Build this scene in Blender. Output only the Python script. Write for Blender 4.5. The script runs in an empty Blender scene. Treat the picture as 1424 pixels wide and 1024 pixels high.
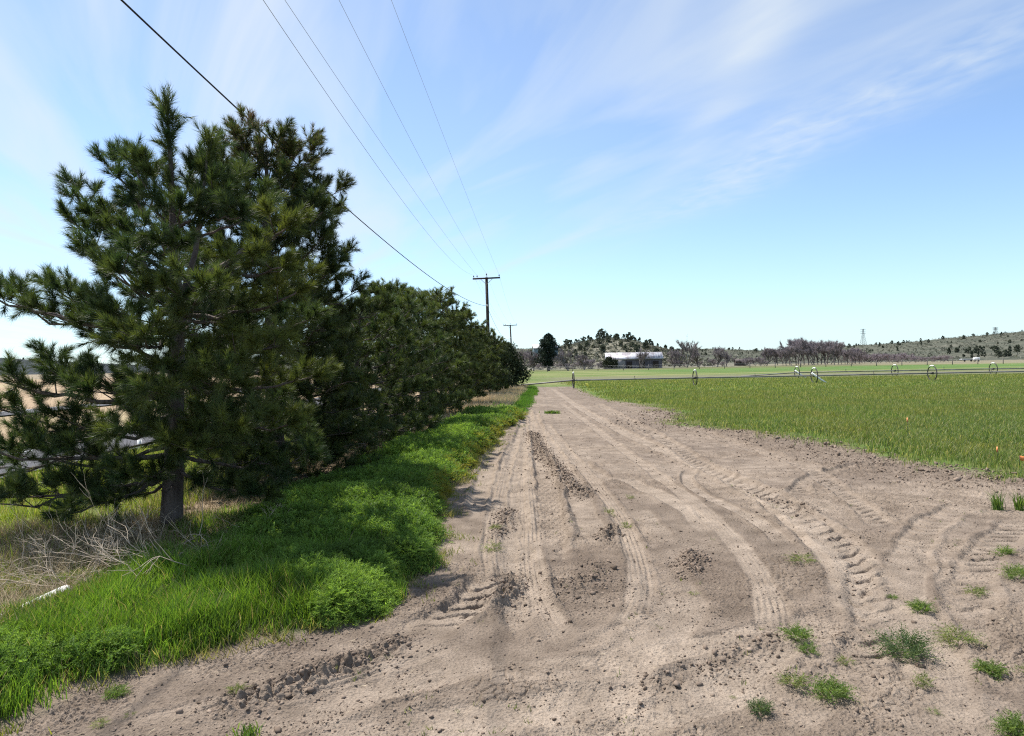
import bpy, math, random
import numpy as np
from math import radians, sin, cos, pi
rng = np.random.default_rng(11)
random.seed(11)
SC = bpy.context.scene
COL = SC.collection

# ------------------------------------------------------------------ camera model
F, CX, CY = 950.0, 712.0, 512.0          # focal length in pixels of a 1424 wide picture
CAMH = 2.05
ROLL = radians(1.0)
PIT = math.atan(-4 / 950.0)
FW = np.array([0, cos(PIT), sin(PIT)])
RT0 = np.array([1.0, 0, 0])
UP0 = np.array([0, -sin(PIT), cos(PIT)])
RT = cos(ROLL) * RT0 - sin(ROLL) * UP0
UP = sin(ROLL) * RT0 + cos(ROLL) * UP0

def ray(px, py):
    return FW + RT * ((px - CX) / F) + UP * ((CY - py) / F)
def at(px, py, Y):
    """point seen at a picture position at distance Y along the view"""
    d = ray(px, py)
    return d * (Y / d[1]) + np.array([0, 0, CAMH])
def gnd(px, py, z=0.0):
    """point of the level z seen at a picture position"""
    d = ray(px, py)
    return d * ((z - CAMH) / d[2]) + np.array([0, 0, CAMH])
def hor(px):
    return 508 - (px - CX) * math.tan(ROLL)

# ------------------------------------------------------------------ noise
def _hash(ix, iy, seed):
    h = (ix * 374761393 + iy * 668265263 + seed * 1442695) & 0xffffffff
    h = ((h ^ (h >> 13)) * 1274126177) & 0xffffffff
    h = h ^ (h >> 16)
    return h / 4294967296.0
def gnoise(x, y, seed=0):
    ix = np.floor(x).astype(np.int64); iy = np.floor(y).astype(np.int64)
    fx = x - ix; fy = y - iy
    u = fx * fx * fx * (fx * (fx * 6 - 15) + 10); v = fy * fy * fy * (fy * (fy * 6 - 15) + 10)
    def g(a, b):
        t = _hash(ix + a, iy + b, seed) * 2 * pi
        return np.cos(t) * (fx - a) + np.sin(t) * (fy - b)
    n0 = g(0, 0) * (1 - u) + g(1, 0) * u
    n1 = g(0, 1) * (1 - u) + g(1, 1) * u
    return (n0 * (1 - v) + n1 * v) * 1.5
def fbm(x, y, seed=0, octv=4, gain=.5):
    s = 0; a = 1; t = 0
    for o in range(octv):
        s = s + a * gnoise(x * 2 ** o, y * 2 ** o, seed + o * 17); t += a; a *= gain
    return s / t
def cracks(x, y, cell, seed):
    x = x / cell; y = y / cell
    ix = np.floor(x).astype(np.int64); iy = np.floor(y).astype(np.int64)
    f1 = np.full(x.shape, 9.0); f2 = np.full(x.shape, 9.0)
    for a in (-1, 0, 1):
        for b in (-1, 0, 1):
            px = ix + a + _hash(ix + a, iy + b, seed); py = iy + b + _hash(ix + a, iy + b, seed + 5)
            d = np.hypot(px - x, py - y)
            f2 = np.where(d < f1, f1, np.minimum(f2, d)); f1 = np.minimum(f1, d)
    return f2 - f1
def sstep(a, b, x):
    t = np.clip((x - a) / (b - a), 0, 1)
    return t * t * (3 - 2 * t)

# ------------------------------------------------------------------ mesh helpers
def link(o, parent=None):
    COL.objects.link(o)
    if parent is not None: o.parent = parent
    return o
def mk(name, V, polys, mat, parent=None, col=None, smooth=False, loc=None):
    """polys: list of int arrays (n,k); one mesh object"""
    V = np.asarray(V, np.float32)
    if loc is not None: V = V - np.asarray(loc, np.float32)
    me = bpy.data.meshes.new(name)
    polys = [np.asarray(p, np.int32) for p in polys if len(p)]
    nl = sum(p.size for p in polys); nf = sum(len(p) for p in polys)
    me.vertices.add(len(V)); me.vertices.foreach_set('co', V.ravel())
    me.loops.add(nl); me.loops.foreach_set('vertex_index', np.concatenate([p.ravel() for p in polys]))
    st = []; k = 0
    for p in polys:
        st.append(k + np.arange(len(p)) * p.shape[1]); k += p.size
    me.polygons.add(nf); me.polygons.foreach_set('loop_start', np.concatenate(st).astype(np.int32))
    if smooth: me.polygons.foreach_set('use_smooth', np.ones(nf, bool))
    me.update(calc_edges=True)
    if col is not None:
        c = np.ones((len(V), 4), np.float32); c[:, :3] = col
        at_ = me.color_attributes.new('Col', 'FLOAT_COLOR', 'POINT'); at_.data.foreach_set('color', c.ravel())
    if mat is not None: me.materials.append(mat)
    o = bpy.data.objects.new(name, me)
    if loc is not None: o.location = loc
    return link(o, parent)
def empty(name, loc=(0, 0, 0), rz=0):
    o = bpy.data.objects.new(name, None); o.location = loc; o.rotation_euler = (0, 0, rz); o.empty_display_size = .2
    return link(o)
def tag(o, label=None, cat=None, group=None, kind=None):
    if label: o['label'] = label
    if cat: o['category'] = cat
    if group: o['group'] = group
    if kind: o['kind'] = kind
    return o
def dup(o, parent=None):
    c = o.copy(); COL.objects.link(c)
    if parent is not None: c.parent = parent
    for ch in list(o.children): dup(ch, c)
    return c

class MB:
    """collects simple solids into one mesh"""
    def __init__(s): s.V = []; s.Q = []; s.T = []; s.C = []; s.n = 0
    def add(s, V, Q=None, T=None, col=None):
        V = np.asarray(V, float)
        if Q is not None and len(Q): s.Q.append(np.asarray(Q) + s.n)
        if T is not None and len(T): s.T.append(np.asarray(T) + s.n)
        if col is not None: s.C.append(np.broadcast_to(np.asarray(col, float), (len(V), 3)))
        s.V.append(V); s.n += len(V); return s
    def box(s, c, size, rz=0, rx=0, ry=0, col=None):
        x, y, z = np.asarray(size) / 2
        v = np.array([[-x, -y, -z], [x, -y, -z], [x, y, -z], [-x, y, -z], [-x, -y, z], [x, -y, z], [x, y, z], [-x, y, z]])
        if ry: v = v @ np.array([[cos(ry), 0, -sin(ry)], [0, 1, 0], [sin(ry), 0, cos(ry)]])
        if rx: v = v @ np.array([[1, 0, 0], [0, cos(rx), sin(rx)], [0, -sin(rx), cos(rx)]])
        if rz: v = v @ np.array([[cos(rz), sin(rz), 0], [-sin(rz), cos(rz), 0], [0, 0, 1]])
        return s.add(v + np.asarray(c), [[0, 3, 2, 1], [4, 5, 6, 7], [0, 1, 5, 4], [1, 2, 6, 5], [2, 3, 7, 6], [3, 0, 4, 7]], col=col)
    def tube(s, P, R, n=6, cap=True, col=None):
        P = np.asarray(P, float); m = len(P); R = np.broadcast_to(np.asarray(R, float), (m,))
        t = np.gradient(P, axis=0); t /= np.linalg.norm(t, axis=1, keepdims=True) + 1e-9
        a = np.array([0, 0, 1.0]) if abs(t[0, 2]) < .9 else np.array([1.0, 0, 0])
        u = np.cross(t, a); u /= np.linalg.norm(u, axis=1, keepdims=True) + 1e-9
        w = np.cross(t, u)
        an = np.arange(n) * 2 * pi / n
        V = P[:, None] + R[:, None, None] * (np.cos(an)[None, :, None] * u[:, None] + np.sin(an)[None, :, None] * w[:, None])
        V = V.reshape(-1, 3)
        i = np.arange(m - 1)[:, None] * n; k = np.arange(n)[None]; k2 = (k + 1) % n
        Q = np.stack([i + k, i + k2, i + n + k2, i + n + k], -1).reshape(-1, 4)
        T = []
        if cap:
            for j in range(1, n - 1):
                T.append([0, j + 1, j]); b = (m - 1) * n; T.append([b, b + j, b + j + 1])
        return s.add(V, Q, T, col)
    def build(s, name, mat, parent=None, smooth=False, loc=None):
        return mk(name, np.concatenate(s.V), [np.concatenate(s.Q) if s.Q else [], np.concatenate(s.T) if s.T else []], mat, parent,
                  np.concatenate(s.C) if s.C else None, smooth, loc)

# ------------------------------------------------------------------ materials
def new_mat(name):
    m = bpy.data.materials.new(name); m.use_nodes = True
    nt = m.node_tree; b = nt.nodes['Principled BSDF']; b.inputs['Specular IOR Level'].default_value = .25
    return m, nt, b
def N(nt, t, **kw):
    n = nt.nodes.new(t)
    for k, v in kw.items():
        if k in n.inputs.keys() if hasattr(n.inputs, 'keys') else False: n.inputs[k].default_value = v
        else: setattr(n, k, v)
    return n
def mixc(nt, a, b, fac, mode='MIX'):
    m = nt.nodes.new('ShaderNodeMix'); m.data_type = 'RGBA'; m.blend_type = mode
    for i, v in ((0, fac), (6, a), (7, b)):
        if hasattr(v, 'is_linked') or hasattr(v, 'links'): nt.links.new(v, m.inputs[i])
        elif i == 0: m.inputs[0].default_value = v
        else: m.inputs[i].default_value = (*v, 1)
    return m.outputs[2]
def noise_fac(nt, scale, detail=4, lo=.35, hi=.65, coord=None):
    tc = nt.nodes.new('ShaderNodeTexCoord'); n = nt.nodes.new('ShaderNodeTexNoise')
    n.inputs['Scale'].default_value = scale; n.inputs['Detail'].default_value = detail
    nt.links.new(coord if coord is not None else tc.outputs['Object'], n.inputs['Vector'])
    r = nt.nodes.new('ShaderNodeMapRange'); r.inputs[1].default_value = lo; r.inputs[2].default_value = hi
    nt.links.new(n.outputs['Fac'], r.inputs[0])
    return r.outputs[0], n.outputs['Fac']
def plain(name, c, rough=.8, metal=0, var=.25, scale=6, bump=.0, spec=.25):
    m, nt, b = new_mat(name)
    f, raw = noise_fac(nt, scale)
    out = mixc(nt, tuple(v * (1 - var) for v in c), tuple(min(1, v * (1 + var)) for v in c), f)
    nt.links.new(out, b.inputs['Base Color']); b.inputs['Roughness'].default_value = rough; b.inputs['Metallic'].default_value = metal
    b.inputs['Specular IOR Level'].default_value = spec
    if bump:
        bp = nt.nodes.new('ShaderNodeBump'); bp.inputs['Strength'].default_value = bump; bp.inputs['Distance'].default_value = .02
        nt.links.new(raw, bp.inputs['Height']); nt.links.new(bp.outputs[0], b.inputs['Normal'])
    return m
def leafy(name, trans=.35, gain=(1.25, 1.35, .8), rough=.55, spec=.3):
    """foliage: colour from the mesh's own attribute, part of the light passes through"""
    m, nt, b = new_mat(name)
    a = nt.nodes.new('ShaderNodeAttribute'); a.attribute_name = 'Col'
    nt.links.new(a.outputs['Color'], b.inputs['Base Color']); b.inputs['Roughness'].default_value = rough
    b.inputs['Specular IOR Level'].default_value = spec
    t = nt.nodes.new('ShaderNodeBsdfTranslucent')
    nt.links.new(mixc(nt, a.outputs['Color'], gain, 1.0, 'MULTIPLY'), t.inputs['Color'])
    mx = nt.nodes.new('ShaderNodeMixShader'); mx.inputs[0].default_value = trans
    nt.links.new(b.outputs[0], mx.inputs[1]); nt.links.new(t.outputs[0], mx.inputs[2])
    nt.links.new(mx.outputs[0], nt.nodes['Material Output'].inputs[0])
    return m
M = {}
M['needle'] = leafy('pine_needles', .33, (1.5, 1.5, .7), .5, .35)
M['blade'] = leafy('grass_blades', .45, (1.3, 1.3, .6), .5, .3)
M['leaf'] = leafy('soft_leaves', .48, (1.25, 1.25, .65), .6, .2)
M['straw'] = leafy('dry_stems', .15, (1.1, 1.1, 1), .8, .1)
M['scrub'] = leafy('scrub_leaves', .15, (1.2, 1.2, .8), .8, .1)
def bark_mat(name, c0, c1, scale=9):
    m, nt, b = new_mat(name)
    tc = nt.nodes.new('ShaderNodeTexCoord'); mp = nt.nodes.new('ShaderNodeMapping'); mp.inputs['Scale'].default_value = (1, 1, .25)
    nt.links.new(tc.outputs['Object'], mp.inputs['Vector'])
    v = nt.nodes.new('ShaderNodeTexVoronoi'); v.feature = 'DISTANCE_TO_EDGE'; v.inputs['Scale'].default_value = scale * 2.2
    nt.links.new(mp.outputs[0], v.inputs['Vector'])
    f, raw = noise_fac(nt, scale, 6, .3, .7, mp.outputs[0])
    nt.links.new(mixc(nt, c0, c1, f), b.inputs['Base Color']); b.inputs['Roughness'].default_value = .95
    bp = nt.nodes.new('ShaderNodeBump'); bp.inputs['Strength'].default_value = .9; bp.inputs['Distance'].default_value = .03
    ad = nt.nodes.new('ShaderNodeMath'); ad.operation = 'ADD'
    nt.links.new(v.outputs['Distance'], ad.inputs[0]); nt.links.new(raw, ad.inputs[1])
    nt.links.new(ad.outputs[0], bp.inputs['Height']); nt.links.new(bp.outputs[0], b.inputs['Normal'])
    return m
M['bark'] = bark_mat('pine_bark', (.07, .055, .05), (.17, .14, .125))
M['greybark'] = bark_mat('grey_bark', (.10, .085, .08), (.22, .19, .18), 3)
M['twig'] = plain('bare_twigs', (.27, .23, .235), .9, 0, .25, .3)
M['pinktwig'] = plain('willow_twigs', (.31, .255, .262), .9, 0, .25, .3)
M['deadwood'] = plain('dead_wood', (.44, .36, .27), .9, 0, .3, 8)
M['pole'] = plain('creosoted_wood', (.045, .035, .03), .9, 0, .4, 5)
M['wire'] = plain('dull_wire', (.30, .30, .32), .6, .1, .1)
M['cable'] = plain('black_cable', (.015, .015, .017), .5, 0, .1)
M['porcelain'] = plain('brown_porcelain', (.06, .04, .035), .25, 0, .1, 5, 0, .5)
M['galv'] = plain('galvanised_steel', (.42, .43, .44), .5, .35, .2, 3)
M['oldpipe'] = plain('weathered_pipe', (.20, .19, .18), .6, .2, .25, 1)
M['rust'] = plain('dark_steel', (.06, .055, .055), .6, .3, .3, 5)
M['white'] = plain('white_paint', (.78, .78, .76), .5, 0, .08, 3)
M['orange'] = plain('orange_plastic', (.85, .30, .10), .5, 0, .08, 3)
M['yellow'] = plain('yellow_plastic', (.75, .70, .12), .5, 0, .08, 3)

# ------------------------------------------------------------------ zones on the ground (world metres)
def curve_from(pts):
    g = np.array([gnd(*p)[:2] for p in pts]); o = np.argsort(g[:, 1])
    return g[o, 1], g[o, 0]
VY, VX = curve_from([(0, 1012), (120, 955), (200, 932), (300, 915), (380, 888), (450, 872), (540, 852), (572, 805), (612, 782), (600, 740), (625, 692), (668, 642), (690, 602), (735, 575), (747, 545)])
VY = np.r_[-50, 2.5, VY, 75, 300]; VX = np.r_[-9, -4.6, VX, 2.6, 3.0]
def verge_x(y):
    y = np.asarray(y, float); return np.interp(y, VY, VX) + (.16 * gnoise(y * 1.1, y * 0 + .3, 201) + .10 * gnoise(y * 3.1, y * 0 + .7, 202)) * np.clip(y / 8, .6, 1.6)
FY, FX = curve_from([(803, 539), (837, 554), (911, 566), (942, 577), (927, 590), (1000, 597), (1100, 608), (1250, 640), (1424, 668)])
FY = np.r_[-50, 6, 8, 10, FY, 90, 300]; FX = np.r_[60, 40, 14.5, 10.2, FX, 5.4, 5.4]
def field_x(y): return np.interp(y, FY, FX)
ROW0, ROWK = -4.45, .052                                      # line of the tree row
def row_x(y): return ROW0 + (y - 8.8) * ROWK
ROAD = (-13.6, -10.0)                                         # asphalt road parallel to the trees
ROAD2 = (-27.2, -24.6)

# ------------------------------------------------------------------ tracks in the soil
def poly(pts, step=.05):
    g = np.array([gnd(*p)[:2] for p in pts])
    # Catmull-Rom then even spacing
    q = np.vstack([2 * g[0] - g[1], g, 2 * g[-1] - g[-2]]); out = []
    for i in range(1, len(q) - 2):
        t = np.linspace(0, 1, 40, endpoint=False)[:, None]
        a, b, c, d = q[i - 1], q[i], q[i + 1], q[i + 2]
        out.append(.5 * (2 * b + (c - a) * t + (2 * a - 5 * b + 4 * c - d) * t ** 2 + (3 * b - a - 3 * c + d) * t ** 3))
    out = np.vstack(out + [g[-1:]])
    s = np.r_[0, np.cumsum(np.linalg.norm(np.diff(out, axis=0), axis=1))]
    n = max(8, int(s[-1] / step)); k = np.linspace(0, s[-1], n)
    return np.stack([np.interp(k, s, out[:, 0]), np.interp(k, s, out[:, 1])], 1), k
# (pixels, width m, depth m, tread depth m, tread period m, paleness, tread kind)
TRACKS = [
    ([(770, 540), (800, 562), (850, 592), (905, 618), (960, 642), (1020, 668), (1075, 700), (1125, 738), (1165, 775), (1185, 815), (1190, 860)], .44, .035, .034, .30, .9, 1),
    ([(830, 560), (900, 598), (945, 624), (985, 650), (1040, 674), (1100, 706), (1150, 740), (1190, 775), (1215, 820), (1224, 860), (1215, 910), (1190, 960)], .42, .03, .044, .30, .6, 2),
    ([(728, 560), (738, 590), (742, 612), (752, 640), (765, 660)], .40, .05, .0, .2, .8, 0),
    ([(735, 570), (725, 610), (716, 650), (712, 700), (718, 750), (722, 800), (735, 850), (760, 900)], .42, .045, .018, .19, .8, 1),
    ([(742, 575), (755, 640), (762, 690), (765, 740), (760, 790)], .40, .05, .03, .17, .55, 3),
    ([(748, 590), (790, 660), (815, 715), (840, 760)], .36, .03, .012, .2, .6, 1),
    ([(862, 662), (900, 680), (935, 697), (965, 716), (990, 738), (1003, 750)], .34, .015, .004, .1, 1.0, 1),
    ([(962, 652), (955, 664), (968, 682), (1000, 700), (1045, 720), (1075, 740), (1095, 765)], .22, .03, .006, .09, .8, 1),
    ([(1110, 690), (1118, 672), (1150, 657), (1200, 645), (1250, 640)], .30, .03, .03, .2, .4, 2),
    ([(1180, 850), (1130, 868), (1060, 905), (980, 945), (880, 965), (740, 985), (600, 1010), (480, 1050)], .40, .028, .016, .12, .8, 1),
    ([(960, 832), (915, 858), (870, 880), (830, 905), (780, 935)], .34, .025, .028, .085, .35, 3),
    ([(700, 790), (672, 822), (640, 845), (590, 870), (520, 905)], .46, .04, .055, .26, .7, 2),
    ([(1250, 920), (1180, 945), (1110, 985), (1040, 1015)], .36, .02, .022, .09, .5, 3),
    ([(905, 760), (925, 800), (940, 850), (900, 900), (820, 950), (720, 1010)], .5, .03, .0, .1, .3, 0),
    ([(880, 705), (905, 730), (922, 760)], .34, .02, .03, .12, .6, 1),
    ([(1290, 760), (1330, 810), (1340, 860), (1320, 920)], .34, .02, .02, .15, .45, 1),
    ([(700, 900), (560, 940), (420, 985), (250, 1030)], .5, .03, .01, .15, .4, 1),
    ([(690, 610), (680, 650), (670, 690), (672, 730)], .34, .03, .01, .15, .6, 1),
    ([(716, 612), (702, 650), (692, 700), (700, 750)], .26, .03, .01, .15, .7, 1),
    ([(800, 640), (840, 665), (880, 660)], .4, .03, .0, .15, .6, 0),
    ([(730, 600), (733, 660), (738, 720), (742, 790), (760, 850), (800, 910)], .24, .02, .014, .05, .75, 4),
    ([(705, 640), (690, 700), (682, 760), (690, 820)], .22, .02, .014, .05, .6, 4),
    ([(760, 590), (800, 640), (850, 700), (880, 760), (890, 830), (860, 890)], .24, .02, .014, .05, .7, 4),
    ([(780, 560), (860, 620), (940, 680), (1010, 740), (1060, 810), (1070, 880), (1020, 950)], .26, .015, .012, .052, .7, 4),
    ([(1350, 700), (1290, 730), (1260, 790), (1275, 860), (1300, 930), (1290, 1010)], .36, .025, .03, .22, .5, 1),
    ([(1424, 720), (1370, 770), (1350, 830), (1380, 900)], .36, .02, .03, .24, .4, 2),
    ([(1130, 860), (1010, 890), (890, 915), (770, 930), (650, 935)], .30, .02, .02, .10, .8, 3),
    ([(1100, 930), (960, 980), (820, 1010), (700, 1040)], .34, .02, .022, .12, .75, 1),
    ([(640, 880), (540, 915), (420, 955), (280, 985), (120, 1030)], .26, .02, .012, .05, .6, 4),
    ([(980, 600), (1040, 625), (1110, 645), (1180, 690), (1240, 740)], .32, .02, .03, .22, .5, 2),
    ([(860, 560), (930, 585), (1010, 612), (1100, 640), (1180, 655)], .40, .02, .012, .10, .45, 3),
]
BERMS = [  # ridges of thrown up clods: pixels, width, height
    ([(740, 600), (752, 625), (770, 645), (790, 668), (815, 690)], .28, .07),
    ([(562, 885), (520, 905), (450, 930), (380, 962), (300, 985)], .30, .07),
    ([(710, 800), (705, 825), (690, 835)], .22, .09),
    ([(965, 770), (962, 785), (958, 800)], .22, .12),
    ([(830, 790), (825, 805), (800, 825)], .30, .07),
    ([(690, 745), (700, 725), (705, 705)], .20, .05),
    ([(850, 735), (845, 745), (842, 752)], .20, .08),
    ([(1090, 880), (1030, 905), (960, 935), (900, 955)], .20, .03),
    ([(1050, 690), (1100, 700), (1130, 712)], .2, .03),
]
DAMP_SHADE = [   # smooth damper soil, and one painted patch of tree shade
    ([(930, 680), (985, 695), (1030, 725), (1060, 760), (1060, 800)], .55),
    ([(905, 705), (950, 740), (990, 790), (1000, 840), (960, 880), (880, 915)], .6),
    ([(762, 750), (758, 790)], .2),
    ([(660, 700), (655, 740)], .5),  # shadow of the pines on the track, painted as darker soil
    ([(1230, 750), (1255, 800), (1262, 850), (1235, 880)], .35),
    ([(1120, 720), (1150, 760), (1140, 830)], .25),
    ([(840, 770), (850, 830), (800, 870)], .5),
    ([(560, 880), (660, 900), (760, 960)], .7),
    ([(1040, 940), (1060, 990), (1080, 1030)], .6),
]
TR = [(poly(t[0]),) + t[1:] for t in TRACKS]
BR = [(poly(t[0]),) + t[1:] for t in BERMS]
DM = [(poly(t[0]),) + t[1:] for t in DAMP_SHADE]
CRK = [(*gnd(px, py)[:2], r) for px, py, r in [(1105, 798, .75), (1325, 850, .55), (1200, 945, .45), (730, 955, .4), (1380, 690, 2.0), (1345, 925, .35), (1150, 880, .3), (1270, 690, 1.3), (1100, 700, .8), (840, 1000, .3)]]

def near_poly(x, y, P, s, reach):
    lo = P.min(0) - reach; hi = P.max(0) + reach
    idx = np.nonzero((x > lo[0]) & (x < hi[0]) & (y > lo[1]) & (y < hi[1]))[0]
    if not len(idx): return idx, None, None, None
    T = np.gradient(P, axis=0); T /= np.linalg.norm(T, axis=1, keepdims=True)
    D = np.empty(len(idx)); S = np.empty(len(idx)); E = np.empty(len(idx))
    for k in range(0, len(idx), 20000):
        j = idx[k:k + 20000]
        dx = x[j][:, None] - P[None, :, 0].astype(np.float64); dy = y[j][:, None] - P[None, :, 1]
        m = np.argmin(dx * dx + dy * dy, 1); r = np.arange(len(j))
        ddx = dx[r, m]; ddy = dy[r, m]
        D[k:k + len(j)] = ddx * -T[m, 1] + ddy * T[m, 0]
        S[k:k + len(j)] = s[m] + ddx * T[m, 0] + ddy * T[m, 1]
        E[k:k + len(j)] = np.hypot(ddx, ddy)
    ok = E < reach
    return idx[ok], D[ok], S[ok], s[-1]

def base_h(x, y):
    """broad relief only"""
    r = np.hypot(x, y)
    near = 1 - sstep(60, 160, r)
    v = sstep(-.1, .6, verge_x(y) - x)
    h = near * (.05 * fbm(x * .35, y * .35, 3, 3))
    h = h + near * v * (.05 + .05 * fbm(x * 1.1, y * 1.1, 9, 3)) * (1 - sstep(8.4, 9.6, -x))
    onroad = sstep(-9.4, -9.9, x)
    h = h * (1 - onroad) - .02 * onroad * near
    # fields lie a hand lower towards the barn
    return h - .12 * sstep(20, 60, y) * sstep(0, 4, x)

def ground_h(x, y):
    x = np.asarray(x, float); y = np.asarray(y, float)
    shp = x.shape; x = x.ravel(); y = y.ravel()
    h = base_h(x, y)
    r = np.hypot(x, y)
    dirt = sstep(-.05, .1, x - verge_x(y)) * (1 - sstep(-.1, .5, x - field_x(y))) * (1 - sstep(55, 75, y)) * (1 - sstep(30, 60, r))
    pale = np.zeros_like(x); damp_shade = np.zeros_like(x); tr = np.zeros_like(x)
    k = np.nonzero(r < 60)[0]; X = x[k]; Y = y[k]
    rough = np.zeros_like(x)
    warp = fbm(X * 1.3, Y * 1.3, 31, 2)
    patch = sstep(-.15, .35, fbm(X * .55, Y * .55, 41, 3))
    clod = np.abs(fbm(X * 6 + warp, Y * 6, 51, 5, .62))
    fine = fbm(X * 22, Y * 22, 61, 3, .6)
    nearfield = sstep(3.4, 0.3, field_x(Y) - X) * sstep(5, 9, Y)
    pit = np.abs(fbm(X * 17 + .6 * warp, Y * 17, 55, 3, .6))
    b1 = np.abs(fbm(X * 11 + warp, Y * 11, 57, 3, .6)); b2 = np.abs(gnoise(X * 31, Y * 31, 58))
    rough[k] = (.042 * np.minimum(b1, .35) + .018 * b2) * (.30 + .9 * patch + .9 * nearfield) - .012 + (.030 * clod - .008) * (.35 + .75 * patch + 1.2 * nearfield) + .0085 * fine * (.5 + .5 * patch) + .006 * nearfield * fine - .022 * sstep(.16, .02, pit) * sstep(.05, .4, patch) * .55
    q = fbm(X * 2.2 + Y * .6, Y * 9 - X * 1.2, 71, 4, .6); nf2 = nearfield * sstep(-.15, .3, fbm(X * .45, Y * .6, 73, 2))
    rough[k] += nf2 * (.13 * (.3 - np.abs(q)) + .05 * np.abs(fbm(X * 13, Y * 13, 74, 3, .6)))
    for (P, s), w, dep, lug, per, pl, kind in TR:
        idx, D, S, L = near_poly(x, y, P, s, w * 1.4)
        if not len(idx): continue
        wob = 1 + .25 * gnoise(S * 1.5, S * 0 + w * 7, 5); a = np.abs(D) / (w / 2 * wob)
        ends = sstep(-.1, .6, S) * (1 - sstep(L - 1.1, L + .1, S + .35 * gnoise(S * 2, D * 5, 85)))
        ins = (1 - sstep(.8, 1.08, a)) * ends; berm = np.exp(-((a - 1.25) / .22) ** 2) * ends
        hh = -dep * ins + dep * .9 * berm * (.6 + .8 * np.abs(gnoise(S * 4, D * 6, 8)))
        if kind == 1:
            ph = (S + np.abs(D) * .7) / per; g = np.abs((ph % 1) - .5) * 2
            hh += lug * .55 * (sstep(.3, .6, g) - .5) * ins * (.4 + .8 * sstep(-.3, .3, gnoise(S * .9, D * 0 + 3, 77)))
        elif kind == 2:                                           # deep notches along one edge
            ph = (S + D * .9 + .05 * gnoise(S * 3, S * 0, 83)) / per; g = np.abs((ph % 1) - .5) * 2
            side = (1 - sstep(.35, .85, np.abs(D / (w / 2) - .1))) * (.5 + .7 * sstep(-.4, .3, gnoise(S * 2.3, S * 0 + 1.5, 78)))
            hh -= lug * (sstep(.58, .80, g + .22 * gnoise(S * 9, D * 9, 79))) * side * ends
            hh -= lug * .45 * sstep(.66, .82, np.abs(((S - D * .9) / per % 1) - .5) * 2 + .2 * gnoise(S * 7, D * 9, 84)) * (1 - side) * ins
        elif kind == 4:                                           # ribbed road tyre
            hh += lug * (np.cos(2 * pi * D / per) * .5) * ins * (.5 + .8 * sstep(-.3, .3, gnoise(S * 1.3, D * 0 + 5, 86)))
        elif kind == 3:                                           # blocky cleats
            g1 = np.abs(((S / per) % 1) - .5) * 2; g2 = np.abs(((D / (w / 4) + .5 * np.floor(S / per)) % 1) - .5) * 2
            hh += lug * .55 * (sstep(.2, .5, g1) * sstep(.2, .5, g2) - .4) * ins
        rough[idx] = rough[idx] * (1 - .55 * ins) + hh
        pale[idx] = np.maximum(pale[idx], pl * ins)
        tr[idx] = np.maximum(tr[idx], ins)
    for (P, s), w, hgt in BR:
        idx, D, S, L = near_poly(x, y, P, s, w * 1.6)
        if not len(idx): continue
        e = np.exp(-(D / (w * .5)) ** 2) * sstep(-.2, .1, S) * (1 - sstep(L - .1, L + .2, S))
        c = np.abs(fbm(x[idx] * 9, y[idx] * 9, 81, 3, .6))
        rough[idx] += hgt * e * (.15 + 2.2 * c)
        damp_shade[idx] = np.maximum(damp_shade[idx], .85 * e)
    for (P, s), w in DM:
        idx, D, S, L = near_poly(x, y, P, s, w * 1.5)
        if not len(idx): continue
        e = (1 - sstep(.55, .95, np.abs(D) / w + .35 * gnoise(x[idx] * 3, y[idx] * 3, 91) + .22 * gnoise(x[idx] * 13, y[idx] * 13, 92))) * sstep(-.3, .3, S) * (1 - sstep(L - .2, L + .4, S))
        damp_shade[idx] = np.maximum(damp_shade[idx], .8 * e * (1 - tr[idx])); rough[idx] *= 1 - .55 * e
    crk = np.zeros_like(x)
    for cx, cy, cr in CRK:
        crk = np.maximum(crk, np.exp(-((x - cx) ** 2 + (y - cy) ** 2) / cr ** 2))
    j = np.nonzero((crk > .15) & (r < 18))[0]
    if len(j):
        c = cracks(x[j] + .03 * gnoise(x[j] * 9, y[j] * 9, 4), y[j] + .03 * gnoise(x[j] * 9, y[j] * 9, 6), .075, 12)
        m = sstep(.3, .8, crk[j] + .35 * fbm(x[j] * 2, y[j] * 2, 19, 2)) * (1 - .8 * tr[j])
        rough[j] = rough[j] * (1 - .3 * m) - .020 * m * (1 - sstep(.02, .26, c)) + .006 * m
        pale[j] = np.maximum(pale[j], .35 * m)
    h = h + rough * dirt
    # field rows drilled lengthways
    fld = sstep(0, 1, x - field_x(y)) * (1 - sstep(50, 80, r))
    kk = np.nonzero((fld > 0) & (r < 80))[0]
    h[kk] += fld[kk] * .03 * fbm(x[kk] * 4, y[kk] * 4, 15, 3)
    return h.reshape(shp), pale.reshape(shp), damp_shade.reshape(shp), dirt.reshape(shp)
def gz(x, y):
    return float(ground_h(np.array([x]), np.array([y]))[0][0])

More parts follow.
